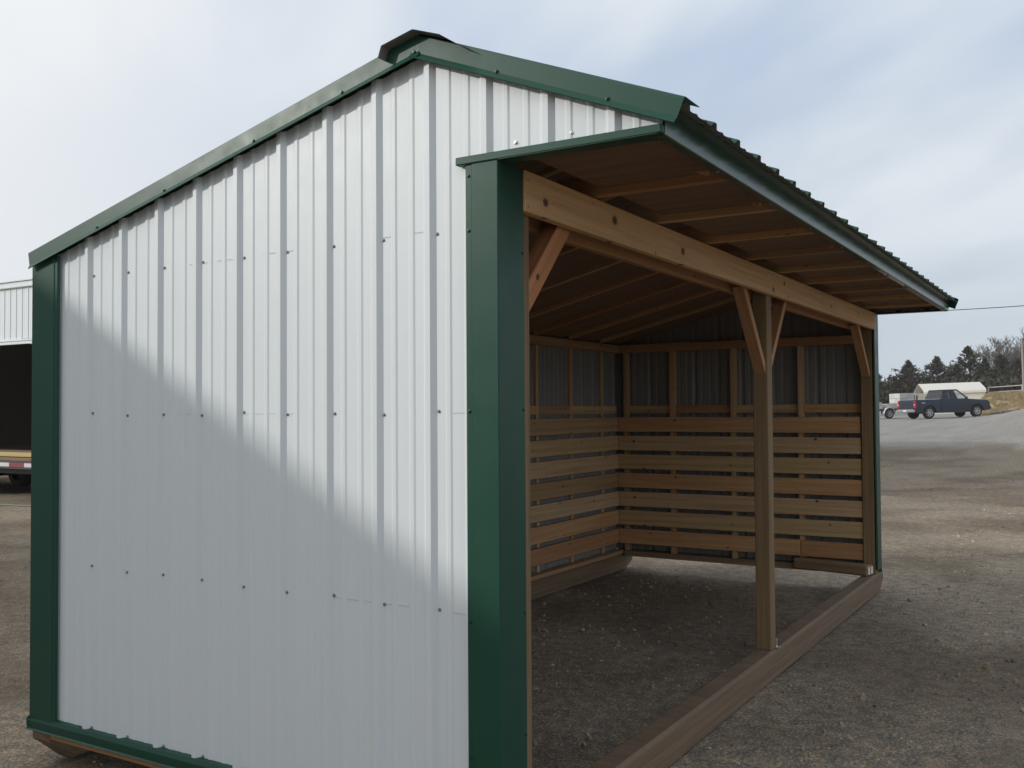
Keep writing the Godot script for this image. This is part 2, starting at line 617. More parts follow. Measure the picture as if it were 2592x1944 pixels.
func build_ground() -> void:
	var xs := lines(-7.0, 7.5, 0.06, -420.0, 420.0, 1.09)
	var zs := lines(-15.0, 4.0, 0.06, -620.0, 220.0, 1.09)
	var g := put(self, "ground", grid_mesh(xs, zs, ground_y, ground_colour), M.ground)
	tag(g, "brown dirt and packed gravel lot around the shed", "", "", "structure")
	# crumbs and pebbles lying on it
	rng.seed = 77
	var places := []
	var cols := []
	for zone in [[2.55, 9.0, -15.0, 1.5, 16000], [0.15, 2.35, -6.1, -0.1, 2600], [-9.0, -0.1, -9.0, 1.5, 2600], [-6.0, 9.0, -32.0, -15.0, 4000]]:
		for i in zone[4]:
			var x := rng.randf_range(zone[0], zone[1])
			var z := rng.randf_range(zone[2], zone[3])
			if gn3.get_noise_2d(x * 3.0 + 30.0, z * 3.0) < rng.randf_range(-0.5, 0.35):
				continue
			var s := rng.randf_range(0.006, 0.015) if rng.randf() < 0.85 else rng.randf_range(0.014, 0.036)
			var b := Basis.from_euler(Vector3(rng.randf() * TAU, rng.randf() * TAU, rng.randf() * TAU)) * Basis.from_scale(Vector3(s * rng.randf_range(0.8, 1.6), s * rng.randf_range(0.5, 0.9), s))
			places.append(Transform3D(b, Vector3(x, ground_y(x, z) + s * 0.12, z)))
			var c := ground_colour(x, z) * rng.randf_range(0.6, 1.7) * 0.60
			cols.append(Color(c.r, c.g, c.b * rng.randf_range(0.94, 1.06)))
	scatter("loose_gravel", "crumbs of dirt and pebbles lying loose over the lot", rock_mesh(5, 0.22), places, cols, M.rock)


# ---------------------------------------------------------------- the shed
func roof_y(x: float) -> float:
	return RIDGE.y - (SLOPE_BACK * (RIDGE.x - x) if x < RIDGE.x else SLOPE_FRONT * (x - RIDGE.x))


func screw_mesh() -> ArrayMesh:
	if not shared.has("screw"):
		var b := MB.new()
		b.lathe([Vector2(0.0, 0.006), Vector2(0.0036, 0.006), Vector2(0.004, 0.0025), Vector2(0.0064, 0.002), Vector2(0.0067, 0.0)], Transform3D.IDENTITY, 6)
		shared["screw"] = b.commit()
	return shared["screw"]


func pine(i: int) -> Material:
	return M.pine[posmod(i * 7 + i / 3, 6)]


func build_shed() -> void:
	var shed := thing("run_in_shed", "white metal run-in shed with green trim and an open timber-framed front", "shed")
	var white: Array = [M.white_steel, M.primer]
	var green: Array = [M.green_roof, M.primer]
	# --- near gable: four sheets of ribbed steel
	var phase := 0.38
	var cuts := [0.008, 1.0658, 1.9802, 2.8946, 3.052]
	var panels := []
	for i in 4:
		var pts := rib_points(cuts[i], cuts[i + 1], phase, [W - 0.003, RIDGE.x])
		var mesh := ribbed(pts, func(u, h, v): return Vector3(u, v, h), func(_u, m): return 0.2 if m < W - 0.003 else 2.385, func(u, _m): return roof_y(u) - 0.05)
		panels.append(put(shed, "wall_panel", mesh, white))
	# screws in three rows beside the ribs
	for i in 9:
		var x := 0.412 + RIB * i
		for y in [2.163, 1.561, 0.906]:
			var pn: Node = panels[0] if x < cuts[1] else panels[1] if x < cuts[2] else panels[2]
			put(pn, "screw", screw_mesh(), M.screw, Transform3D(Basis.IDENTITY, Vector3(x + rng.randf_range(-0.003, 0.003), y + rng.randf_range(-0.006, 0.006), 0.0)))
	for x in [0.445, 0.68, 0.905, 1.135]:
		put(panels[0] if x < cuts[1] else panels[1], "screw", screw_mesh(), M.screw, Transform3D(Basis.IDENTITY, Vector3(x - 0.03, 0.222, 0.001)))
	for x in [2.55, 2.75]:
		put(panels[2], "screw", screw_mesh(), M.zinc, Transform3D(Basis.IDENTITY, Vector3(x, 2.425, 0.001)))
	# snapped chalk guide lines
	for c in [[1.02, 1.14, 2.16], [1.18, 1.30, 2.161], [1.43, 1.60, 2.166], [1.98, 2.05, 2.172], [2.13, 2.19, 2.175], [1.32, 1.60, 1.561], [2.28, 2.36, 1.561], [0.95, 1.03, 1.561], [1.73, 2.06, 0.905], [2.05, 2.14, 0.906], [2.28, 2.362, 0.903]]:
		var b := MB.new()
		b.box(Vector3((c[0] + c[1]) * 0.5, c[2], 0.0008), Vector3(c[1] - c[0], 0.0022, 0.0012))
		var pn: Node = panels[0] if c[0] < cuts[1] else panels[1] if c[0] < cuts[2] else panels[2]
		put(pn, "chalk_line", b.commit(), M.chalk)
	# --- back wall and far gable sheets
	var z0 := 0.0
	for i in 7:
		var za := 0.9144 * i
		var zb := minf(za + 0.9144, L)
		var pts := rib_points(za, zb, 0.1)
		put(shed, "wall_panel", ribbed(pts, func(u, h, v): return Vector3(-h + 0.024, v, -u), func(_u, _m): return 0.2, func(_u, _m): return roof_y(0.0) - 0.010, true), white)
	for i in 4:
		var pts := rib_points(cuts[i], cuts[i + 1], phase, [W - 0.003, RIDGE.x])
		put(shed, "wall_panel", ribbed(pts, func(u, h, v): return Vector3(u, v, -L - h), func(_u, m): return 0.2 if m < W - 0.003 else 2.385, func(u, _m): return roof_y(u) - 0.05, true), white)
	# --- roof sheets (front and back slope) over the deck
	var front_len := (3.128 - RIDGE.x) * sqrt(1.0 + SLOPE_FRONT * SLOPE_FRONT)
	var back_len := (RIDGE.x + 0.012) * sqrt(1.0 + SLOPE_BACK * SLOPE_BACK)
	var fd := Vector3(1, -SLOPE_FRONT, 0).normalized()
	var bd := Vector3(-1, -SLOPE_BACK, 0).normalized()
	var fn := Vector3(SLOPE_FRONT, 1, 0).normalized()
	var bn := Vector3(-SLOPE_BACK, 1, 0).normalized()
	var top := Vector3(RIDGE.x, RIDGE.y - 0.012, 0)
	for i in 7:
		var za := -0.02 + 0.9144 * i
		var zb := minf(za + 0.9144, L + 0.03)
		var pts := rib_points(za, zb, 0.228)
		put(shed, "roof_panel", ribbed(pts, func(u, h, v): return top + fd * v + fn * h + Vector3(0, 0, -u), func(_u, _m): return 0.0, func(_u, _m): return front_len), green)
		put(shed, "roof_panel", ribbed(pts, func(u, h, v): return top + bd * v + bn * h + Vector3(0, 0, -u), func(_u, _m): return 0.0, func(_u, _m): return back_len, true), green)
	for i in 10:
		# plywood let in between the rafters, a little above their lower edges
		var za := -0.665 - 0.618 * (i - 1) if i > 0 else -0.005
		var zb := -0.621 - 0.618 * i if i < 9 else -L + 0.005
		for s in 2:
			var d := fd if s == 0 else bd
			var nn := fn if s == 0 else bn
			var len_ := (2.34 - RIDGE.x) / fd.x if s == 0 else back_len - 0.03
			var mid := top + d * (len_ * 0.5) - nn * 0.070 + Vector3(0, 0, (za + zb) * 0.5)
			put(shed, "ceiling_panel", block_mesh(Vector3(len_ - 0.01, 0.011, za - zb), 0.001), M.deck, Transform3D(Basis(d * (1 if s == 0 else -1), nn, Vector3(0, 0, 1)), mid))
		var sa := -0.702 - 0.618 * (i - 1) if i > 0 else -0.005
		var sb := -0.662 - 0.618 * i if i < 9 else -L + 0.005
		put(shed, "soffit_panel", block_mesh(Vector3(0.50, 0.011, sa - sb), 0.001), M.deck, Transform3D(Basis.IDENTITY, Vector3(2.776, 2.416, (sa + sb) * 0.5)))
	# --- ridge cap: a bent sheet lifted on the ribs, its end standing open past the rake trim
	var cap := [Vector2(-0.146, -0.064), Vector2(-0.132, -0.026), Vector2(-0.010, 0.001), Vector2(0.0, 0.003), Vector2(0.010, 0.000), Vector2(0.110, -0.036), Vector2(0.205, -0.098)]
	var cb := MB.new()
	var gb := MB.new()
	var org := Vector3(RIDGE.x + 0.012, RIDGE.y + 0.012, 0.080)
	for i in cap.size() - 1:
		for s in 2:
			var o := Vector3(0, -0.0012 * s, 0)
			var a := org + Vector3(cap[i].x, cap[i].y, 0) + o
			var b := org + Vector3(cap[i + 1].x, cap[i + 1].y, 0) + o
			var back := Vector3(0, 0, -(L + 0.15))
			if s == 0:
				cb.quad(a, b, b + back, a + back)
			else:
				gb.quad(a, a + back, b + back, b)
	put(shed, "ridge_cap", gb.commit(cb.commit()), [M.green_steel, M.primer])
	# --- rake trim on both slopes of both gables
	for gz in 2:
		for s in 2:
			var d := fd if s == 0 else bd
			var nn := fn if s == 0 else bn
			var out := Vector3(0, 0, 1 if gz == 0 else -1)
			var len_ := front_len + 0.002 if s == 0 else back_len - 0.006
			var line := [Vector2(-0.085, 0.016), Vector2(0.030, 0.016), Vector2(0.038, 0.010), Vector2(0.040, -0.046), Vector2(0.050, -0.064), Vector2(0.047, -0.066)]
			var st := Vector3(RIDGE.x, RIDGE.y, 0 if gz == 0 else -L)
			var x := Transform3D(Basis(out, nn, d), st)
			var mb := MB.new()
			var pl := strip(line, 0.0016)
			if x.basis.determinant() < 0.0:
				x = Transform3D(Basis(out, nn, -d), st + d * len_)
			mb.extrude(pl, x, len_)
			var tr := put(shed, "rake_trim", mb.commit(), M.green_steel)
			if gz == 0:
				var spots := [0.36, 0.78] if s == 0 else [0.02, 0.35, 0.80, 1.32, 1.76]
				for q in spots:
					var at: Vector3 = st + d * (q + 0.0) + nn * -0.043 + out * 0.041
					put(tr, "screw", screw_mesh(), M.green_screw, Transform3D(Basis.IDENTITY, at))
	# --- trim where the overhang is boxed below the gable sheets
	for gz in 2:
		var zz := 0.0 if gz == 0 else -L
		var sg := 1.0 if gz == 0 else -1.0
		var mb := MB.new()
		mb.box(Vector3((2.335 + 3.060) * 0.5, 2.386, zz + sg * 0.017), Vector3(0.725, 0.026, 0.030), 0.003)
		mb.box(Vector3((2.50 + 3.045) * 0.5, 2.3725, zz - sg * 0.004), Vector3(0.545, 0.0016, 0.07))
		put(shed, "overhang_trim", mb.commit(), M.green_steel)
	# --- front fascia with a folded lip underneath
	var fl := [Vector2(3.026, 2.372), Vector2(3.058, 2.371), Vector2(3.061, 2.374), Vector2(3.064, 2.448), Vector2(3.085, 2.452)]
	var fas := MB.new()
	fas.extrude(strip(fl, -0.0014), Transform3D(Basis(Vector3.RIGHT, Vector3.UP, Vector3.BACK), Vector3(0, 0, -L - 0.02)), L + 0.025)
	var fascia := put(shed, "fascia_trim", fas.commit(), M.fascia)
	for i in 10:
		put(fascia, "screw", screw_mesh(), M.screw, Transform3D(Basis(Vector3.RIGHT, PI / 2), Vector3(3.043, 2.3705, -0.5 - 0.61 * i)))
	var lip := MB.new()
	lip.box(Vector3(3.036, 2.3685, -L + 0.95), Vector3(0.026, 0.003, 1.9))
	put(fascia, "primed_lip", lip.commit(), M.primer)
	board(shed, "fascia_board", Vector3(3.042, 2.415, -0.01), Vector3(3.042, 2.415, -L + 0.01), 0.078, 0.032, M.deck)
	# --- corner trims
	var lin0 := [Vector2(2.366, 0.010), Vector2(2.371, 0.021), Vector2(2.392, 0.021), Vector2(2.396, 0.0245), Vector2(2.4925, 0.0245), Vector2(2.4945, 0.0225), Vector2(2.4945, -0.137), Vector2(2.482, -0.139)]
	var lin1 := [Vector2(0.188, 0.010), Vector2(0.183, 0.021), Vector2(0.166, 0.021), Vector2(0.162, 0.0245), Vector2(0.004, 0.0245), Vector2(0.002, 0.0225), Vector2(0.002, -0.14), Vector2(0.008, -0.142)]
	for gz in 2:
		for s in 2:
			var line: Array = (lin0 if s == 0 else lin1).duplicate()
			if gz == 1:
				for i in line.size():
					line[i] = Vector2(line[i].x, -L - line[i].y)
			for i in line.size():
				line[i] = Vector2(line[i].x, -line[i].y)
			var high := 2.374 if s == 0 else roof_y(0.0) - 0.012
			var mb := MB.new()
			mb.extrude(strip(line, 0.0015), Transform3D(Basis(Vector3.RIGHT, Vector3.FORWARD, Vector3.UP), Vector3(0, 0.195, 0)), high - 0.195)
			var tr := put(shed, "corner_trim", mb.commit(), M.green_steel)
			if gz == 0 and s == 0:
				for y in [2.335, 2.155, 1.565, 0.885, 0.45]:
					put(tr, "screw", screw_mesh(), M.green_screw, Transform3D(Basis.IDENTITY, Vector3(2.381, y, 0.0215)))
				for y in [2.09, 1.57, 0.9, 0.5]:
					put(tr, "screw", screw_mesh(), M.green_screw, Transform3D(Basis(Vector3.UP, PI / 2), Vector3(2.4945, y, -0.128)))
	# --- base trim under the near gable and back wall
	for e in [[Vector3(-0.012, 0.187, 0.0), Vector3(W - 0.1, 0.187, 0.0), Vector3(0, 0, 1)], [Vector3(0.024, 0.187, -L), Vector3(0.024, 0.187, 0.03), Vector3(-1, 0, 0)], [Vector3(W, 0.187, -L), Vector3(0.0, 0.187, -L), Vector3(0, 0, -1)]]:
		var ax: Vector3 = (e[1] - e[0]).normalized()
		var line := [Vector2(0.002, 0.030), Vector2(0.021, 0.026), Vector2(0.030, 0.010), Vector2(0.027, -0.024), Vector2(0.034, -0.030)]
		var mb := MB.new()
		mb.extrude(strip(line, 0.0015), Transform3D(Basis(e[2], Vector3.UP, ax), e[0]), e[0].distance_to(e[1]))
		put(shed, "base_trim", mb.commit(), M.green_steel)
	# --- skids with upturned ends
	for s in 2:
		var mb := MB.new()
		var zf := 0.015
		var zb := -L - 0.13
		var poly := PackedVector2Array([Vector2(zf, 0.155), Vector2(zf, 0.118), Vector2(zf - 0.13, 0.0), Vector2(zb + 0.16, 0.0), Vector2(zb, 0.10), Vector2(zb, 0.155)])
		if s == 0:
			poly = PackedVector2Array([Vector2(-0.02, 0.160), Vector2(-0.02, 0.105), Vector2(-0.15, -0.01), Vector2(zb + 0.16, -0.01), Vector2(zb, 0.075), Vector2(zb, 0.160)])
		var x0 := 2.370 if s == 0 else 0.0
		var x1 := 2.486 if s == 0 else 0.12
		var c := 0.014
		# chamfered long edges: three stacked extrusions would show seams, so build the section sweep by hand
		mb.extrude(poly, Transform3D(Basis(Vector3(0, 0, 1), Vector3.UP, Vector3(-1, 0, 0)), Vector3(x1 - c, 0, 0)), x1 - x0 - 2 * c)
		for side in 2:
			var xo := x1 if side == 0 else x0
			var xi := x1 - c if side == 0 else x0 + c
			var ins := PackedVector2Array()
			var mid := Vector2(-3.0, 0.078)
			for p in poly:
				ins.append(Vector2(p.x + (c if p.x < mid.x else -c), p.y + (c if p.y < mid.y else -c)))
			for i in poly.size():
				var j := (i + 1) % poly.size()
				mb.quad_out(Vector3(xi, poly[i].y, poly[i].x), Vector3(xi, poly[j].y, poly[j].x), Vector3(xo, ins[j].y, ins[j].x), Vector3(xo, ins[i].y, ins[i].x), Vector3((x0 + x1) / 2, 0.078, (poly[i].x + poly[j].x) * 0.5))
			var t := Geometry2D.triangulate_polygon(ins)
			for i in range(0, t.size(), 3):
				mb.tri_out(Vector3(xo, ins[t[i]].y, ins[t[i]].x), Vector3(xo, ins[t[i + 1]].y, ins[t[i + 1]].x), Vector3(xo, ins[t[i + 2]].y, ins[t[i + 2]].x), Vector3((x0 + x1) / 2, 0.078, -3))
		# turn the block so that its grain runs along its own x
		var node := put(shed, "skid", mb.commit(), M.sill_z)
		node.set_meta("label", "weathered timber skid under the open front" if s == 0 else "timber skid under the back wall")
	# --- bottom plates
	board(shed, "bottom_plate", Vector3(0.06, 0.142, -0.022), Vector3(2.37, 0.142, -0.022), 0.045, 0.042, M.pine[5])
	board(shed, "bottom_plate", Vector3(0.062, 0.178, -0.05), Vector3(0.062, 0.178, -L + 0.05), 0.038, 0.095, M.pine[3])
	board(shed, "bottom_plate", Vector3(0.13, 0.168, -L + 0.055), Vector3(2.37, 0.168, -L + 0.055), 0.050, 0.095, M.sill)
	# --- studs, girts, top plates: back wall
	for z in [-0.80, -1.41, -2.03, -2.65, -3.27, -3.885, -4.50, -5.12, -5.75]:
		board(shed, "stud", Vector3(0.037, 0.197, z), Vector3(0.037, 2.121, z), 0.040, 0.024, pine(int(z * -10.0)), Vector3(0, 0, 1))
	for k in 10:
		var za: float = [-0.05, -0.82, -1.43, -2.05, -2.67, -3.29, -3.905, -4.52, -5.14, -5.77][k]
		var zb: float = [-0.78, -1.39, -2.01, -2.63, -3.25, -3.865, -4.48, -5.10, -5.73, -6.07][k]
		board(shed, "girt", Vector3(0.036, 1.565, za), Vector3(0.036, 1.565, zb), 0.075, 0.020, pine(k))
	board(shed, "top_plate", Vector3(0.05, 2.158, -0.03), Vector3(0.05, 2.158, -L + 0.03), 0.074, 0.075, M.pine[3])
	# --- far wall
	for x in [0.150, 0.632, 1.228, 1.846]:
		board(shed, "stud", Vector3(x, 0.195, -L + 0.045), Vector3(x, 2.121, -L + 0.045), 0.045, 0.075, pine(int(x * 10.0)), Vector3(1, 0, 0))
	for k in 4:
		var xa: float = [0.174, 0.656, 1.252, 1.870][k]
		var xb: float = [0.608, 1.204, 1.822, 2.37][k]
		board(shed, "girt", Vector3(xa, 1.565, -L + 0.020), Vector3(xb, 1.565, -L + 0.020), 0.075, 0.036, pine(k + 3))
	board(shed, "top_plate", Vector3(0.09, 2.160, -L + 0.05), Vector3(2.37, 2.160, -L + 0.05), 0.076, 0.085, M.pine[5])
	# --- kick boards: seven courses on the back and far walls
	for i in 7:
		var y := 1.421 - 0.1805 * i
		var cut := [-3.29, -2.65, -3.885, -3.27, -2.03, -3.27, -2.65][i] as float
		board(shed, "slat", Vector3(0.068, y, -0.16), Vector3(0.068, y, cut + 0.002), 0.140, 0.036, pine(i))
		board(shed, "slat", Vector3(0.068, y, cut - 0.002), Vector3(0.068, y, -L + 0.052), 0.140, 0.036, pine(i * 2 + 1))
		if i == 6:
			board(shed, "slat", Vector3(0.09, y, -L + 0.104), Vector3(1.838, y, -L + 0.104), 0.140, 0.036, M.pine[2])
			board(shed, "slat", Vector3(1.843, y - 0.003, -L + 0.104), Vector3(2.372, y - 0.003, -L + 0.104), 0.136, 0.036, M.pine[5])
		else:
			board(shed, "slat", Vector3(0.09, y, -L + 0.104), Vector3(2.362 + 0.003 * i, y, -L + 0.104), 0.140, 0.036, pine(i * 3 + 2))
	# --- posts and doubled header on the open side
	board(shed, "post", Vector3(2.423, 0.158, -0.150), Vector3(2.423, 2.372, -0.150), 0.088, 0.145, M.treated, Vector3(1, 0, 0), 0.004)
	board(shed, "post", Vector3(2.423, 0.158, -3.035), Vector3(2.423, 2.372, -3.035), 0.088, 0.096, M.treated, Vector3(1, 0, 0), 0.005)
	board(shed, "post", Vector3(2.423, 0.158, -L + 0.075), Vector3(2.423, 2.372, -L + 0.075), 0.094, 0.125, M.treated, Vector3(1, 0, 0), 0.004)
	board(shed, "header", Vector3(2.486, 2.303, -0.135), Vector3(2.486, 2.303, -L + 0.13), 0.140, 0.036, M.header)
	board(shed, "header", Vector3(2.356, 2.292, -0.09), Vector3(2.356, 2.292, -L + 0.09), 0.140, 0.036, M.pine[5])
	var br := MB.new()
	br.box(Vector3(2.4695, 0.185, -3.085), Vector3(0.006, 0.05, 0.035), 0.001)
	br.box(Vector3(2.478, 0.1625, -3.090), Vector3(0.02, 0.004, 0.05), 0.001)
	put(shed, "metal_bracket", br.commit(), M.zinc)
	# knee braces
	for e in [[Vector3(2.42, 1.945, -0.228), Vector3(2.42, 2.235, -0.505), 3], [Vector3(2.422, 1.80, -2.99), Vector3(2.422, 2.235, -2.632), 5], [Vector3(2.422, 1.80, -3.08), Vector3(2.422, 2.235, -3.44), 5], [Vector3(2.422, 1.865, -5.975), Vector3(2.422, 2.235, -5.58), 5]]:
		var dir: Vector3 = (e[1] - e[0]).normalized()
		var a: Vector3 = e[0] - dir * 0.03
		var b: Vector3 = e[1] + dir * 0.03
		var wide := 0.078 if e[2] == 3 else 0.045
		board(shed, "knee_brace", a, b, 0.066, wide, M.red_pine if e[2] == 3 else M.pine[5], Vector3(1, 0, 0), 0.002)
	# corner timber lying from the far wall to the skid, with two pale tags on its end
	var p0 := Vector3(1.80, 0.207, -6.03)
	var p1 := Vector3(2.455, 0.207, -5.885)
	var ct := board(shed, "corner_timber", p0, p1, 0.088, 0.13, M.sill, Vector3.UP, 0.012)
	for s in [-1, 1]:
		var tb := MB.new()
		tb.box(Vector3(0.3365, 0.0, 0.028 * s), Vector3(0.002, 0.06, 0.034))
		put(ct, "end_tag", tb.commit(), M.tag)
	# --- roof framing: rafters over each bay, level lookouts in the overhang, short webs between
	for i in 9:
		var z := -0.643 - 0.618 * i
		var fa := top - fn * 0.062 + Vector3(0.012, 0, z)
		var flen := (2.985 - RIDGE.x) / fd.x
		board(shed, "rafter", fa, fa + fd * flen, 0.088, 0.038, pine(i * 2), fn)
		var ba := top - bn * 0.062 + Vector3(-0.012, 0, z)
		board(shed, "rafter", ba, ba + bd * (back_len - 0.12), 0.088, 0.038, pine(i * 2 + 1), bn)
		board(shed, "lookout", Vector3(2.338, 2.4235, z - 0.039), Vector3(3.022, 2.4235, z - 0.039), 0.086, 0.038, pine(i + 4))
	board(shed, "ridge_board", top + Vector3(0, -0.065, -0.02), top + Vector3(0, -0.065, -L + 0.02), 0.10, 0.022, M.pine[4])


# ---------------------------------------------------------------- other buildings
func gable_building(root: Node3D, x0: float, x1: float, z0: float, z1: float, eave: float, peak: float, wall: Material, roof: Material, trim: Material, door_side := 0) -> void:
	# ridge along z; open nowhere; sheet walls, roof, corner trims and one sliding door on +x
	var pitch := (peak - eave) / ((x1 - x0) * 0.5)
	var xm := (x0 + x1) * 0.5
	var both: Array = [wall, M.primer]
	for e in [[x1, false], [x0, true]]:
		var sx: float = e[0]
		var neg: bool = e[1]
		put(root, "wall_panel", ribbed(rib_points(z0, z1, z0), func(u, h, v): return Vector3(sx + (-h if neg else h), v, u), func(_u, _m): return -0.1, func(_u, _m): return eave - 0.02, not neg), both)
	for e in [[z1, false], [z0, true]]:
		var sz: float = e[0]
		var neg: bool = e[1]
		put(root, "wall_panel", ribbed(rib_points(x0, x1, x0, [xm]), func(u, h, v): return Vector3(u, v, sz + (-h if neg else h)), func(_u, _m): return -0.1, func(u, _m): return peak - pitch * absf(u - xm) - 0.02, neg), both)
	for s in [-1.0, 1.0]:
		var half := (x1 - x0) * 0.5 + 0.12
		put(root, "roof_panel", ribbed(rib_points(z0 - 0.15, z1 + 0.15, z0), func(u, h, v): return Vector3(xm + s * v, peak - pitch * v + 0.02 + h, u), func(_u, _m): return 0.0, func(_u, _m): return half, s > 0), [roof, M.primer])
		var mb := MB.new()
		mb.box(Vector3(xm + s * half, peak - pitch * half - 0.03, (z0 + z1) * 0.5), Vector3(0.03, 0.12, z1 - z0 + 0.3))
		put(root, "eave_trim", mb.commit(), trim)
		for z in [z0, z1]:
			var cb := MB.new()
			cb.box(Vector3(xm + s * (x1 - x0) * 0.5, (eave - 0.1) * 0.5, z), Vector3(0.12, eave - 0.1, 0.12))
			put(root, "corner_trim", cb.commit(), trim)
	if door_side:
		var db := MB.new()
		db.box(Vector3(x1 + 0.06, 1.25, (z0 + z1) * 0.5), Vector3(0.06, 2.5, 2.6))
		var d := put(root, "door", db.commit(), wall)
		var hb := MB.new()
		hb.box(Vector3(x1 + 0.10, 1.1, (z0 + z1) * 0.5 + 1.1), Vector3(0.03, 0.25, 0.04))
		put(d, "handle", hb.commit(), M.black_metal)


func build_warehouse() -> void:
	var zf := -10.3
	var w := thing("warehouse", "long white metal warehouse with a wide dark open bay behind the trailer", "warehouse", Transform3D(Basis.IDENTITY, Vector3(-18, 0, zf)))
	var x0 := -16.0
	var x1 := 12.5
	var dz := -12.0
	var head := func(u, h, v): return Vector3(u, v, h)
	for i in 8:
		var xa := x0 + 3.66 * i
		var xb := minf(xa + 3.66, x1)
		if xb <= xa:
			continue
		put(w, "header_panel", ribbed(rib_points(xa, xb, 0.0), head, func(_u, _m): return 3.25, func(_u, _m): return 4.42), [M.white_steel, M.primer])
	for e in [[4.46, 0.10, 0.06], [4.56, 0.05, 0.10], [3.215, 0.05, 0.05], [3.155, 0.07, 0.035]]:
		var mb := MB.new()
		mb.box(Vector3((x0 + x1) * 0.5, e[0], e[2] * 0.5 - 0.01), Vector3(x1 - x0 + 0.1, e[1] - 0.006, e[2] + 0.02), 0.004)
		put(w, "trim", mb.commit(), M.white_steel)
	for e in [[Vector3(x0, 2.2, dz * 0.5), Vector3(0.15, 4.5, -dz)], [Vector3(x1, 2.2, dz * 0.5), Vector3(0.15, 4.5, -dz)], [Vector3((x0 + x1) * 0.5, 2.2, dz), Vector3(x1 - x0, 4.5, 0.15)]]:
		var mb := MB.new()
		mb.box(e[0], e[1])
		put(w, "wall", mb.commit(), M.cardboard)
	var rb := MB.new()
	rb.extrude(PackedVector2Array([Vector2(0.05, 4.50), Vector2(dz * 0.5, 5.9), Vector2(dz - 0.2, 4.50), Vector2(dz - 0.2, 4.38), Vector2(dz * 0.5, 5.75), Vector2(0.05, 4.40)]), Transform3D(Basis(Vector3(0, 0, 1), Vector3.UP, Vector3(-1, 0, 0)), Vector3(x1 + 0.2, 0, 0)), x1 - x0 + 0.4)
	put(w, "roof", rb.commit(), M.grey_steel)
	for x in [x0 + 0.1, -6.5, 6.5, x1 - 0.1]:
		board(w, "bay_post", Vector3(x, -0.1, -0.15), Vector3(x, 3.3, -0.15), 0.2, 0.2, M.grey_steel, Vector3(1, 0, 0))
	# crates standing in the gloom of the bay
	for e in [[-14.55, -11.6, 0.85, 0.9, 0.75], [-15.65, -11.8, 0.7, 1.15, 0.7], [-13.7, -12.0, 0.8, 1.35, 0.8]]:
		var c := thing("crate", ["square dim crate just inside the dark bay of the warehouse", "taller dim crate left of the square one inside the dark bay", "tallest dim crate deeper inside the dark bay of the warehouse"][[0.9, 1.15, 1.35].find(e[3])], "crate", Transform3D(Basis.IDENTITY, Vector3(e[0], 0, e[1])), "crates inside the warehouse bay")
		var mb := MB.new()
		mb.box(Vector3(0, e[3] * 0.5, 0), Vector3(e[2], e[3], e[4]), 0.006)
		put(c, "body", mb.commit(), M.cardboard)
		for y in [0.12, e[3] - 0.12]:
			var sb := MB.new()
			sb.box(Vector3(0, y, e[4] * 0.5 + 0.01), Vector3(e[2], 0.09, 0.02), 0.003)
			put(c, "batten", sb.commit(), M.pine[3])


func wheel(parent: Node, called: String, x: Transform3D, r: float, wide: float, spokes := 6) -> void:
	# axle along local z, outside face at +z
	var rr := r * 0.62
	var h := wide * 0.5
	var t := MB.new()
	t.lathe([Vector2(rr, -h), Vector2(r * 0.93, -h), Vector2(r, -h * 0.7), Vector2(r, h * 0.7), Vector2(r * 0.95, h * 0.97), Vector2(rr, h * 0.9), Vector2(rr * 0.97, h * 0.5)], Transform3D.IDENTITY, 24)
	var o := put(parent, called, t.commit(), M.rubber, x)
	var d := MB.new()
	d.lathe([Vector2(0.001, h * 0.55), Vector2(rr * 0.25, h * 0.55), Vector2(rr * 0.30, h * 0.25), Vector2(rr * 0.96, h * 0.2)], Transform3D.IDENTITY, 20)
	put(o, "brake_disc", d.commit(), M.black_metal)
	var b := MB.new()
	b.lathe([Vector2(rr * 0.86, h * 0.72), Vector2(rr, h * 0.9), Vector2(rr * 1.02, h * 0.6)], Transform3D.IDENTITY, 24)
	for i in spokes:
		var a := TAU * i / spokes
		b.box(Vector3(cos(a), sin(a), 0) * rr * 0.52 + Vector3(0, 0, h * 0.68), Vector3(rr * 0.8, rr * 0.30, h * 0.24), 0.004, Basis(Vector3(0, 0, 1), a))
	b.lathe([Vector2(0.001, h * 0.85), Vector2(rr * 0.2, h * 0.84), Vector2(rr * 0.24, h * 0.55)], Transform3D.IDENTITY, 12)
	put(o, "rim", b.commit(), M.alloy)


func on_ground(x: float, z: float, forward: Vector3) -> Transform3D:
	var e := 1.2
	var n := Vector3(rise(x - e, z) - rise(x + e, z), 2.0 * e, rise(x, z - e) - rise(x, z + e)).normalized()
	var f := (forward - n * forward.dot(n)).normalized()
	return Transform3D(Basis(f, n, f.cross(n)), Vector3(x, rise(x, z) + 0.0, z))


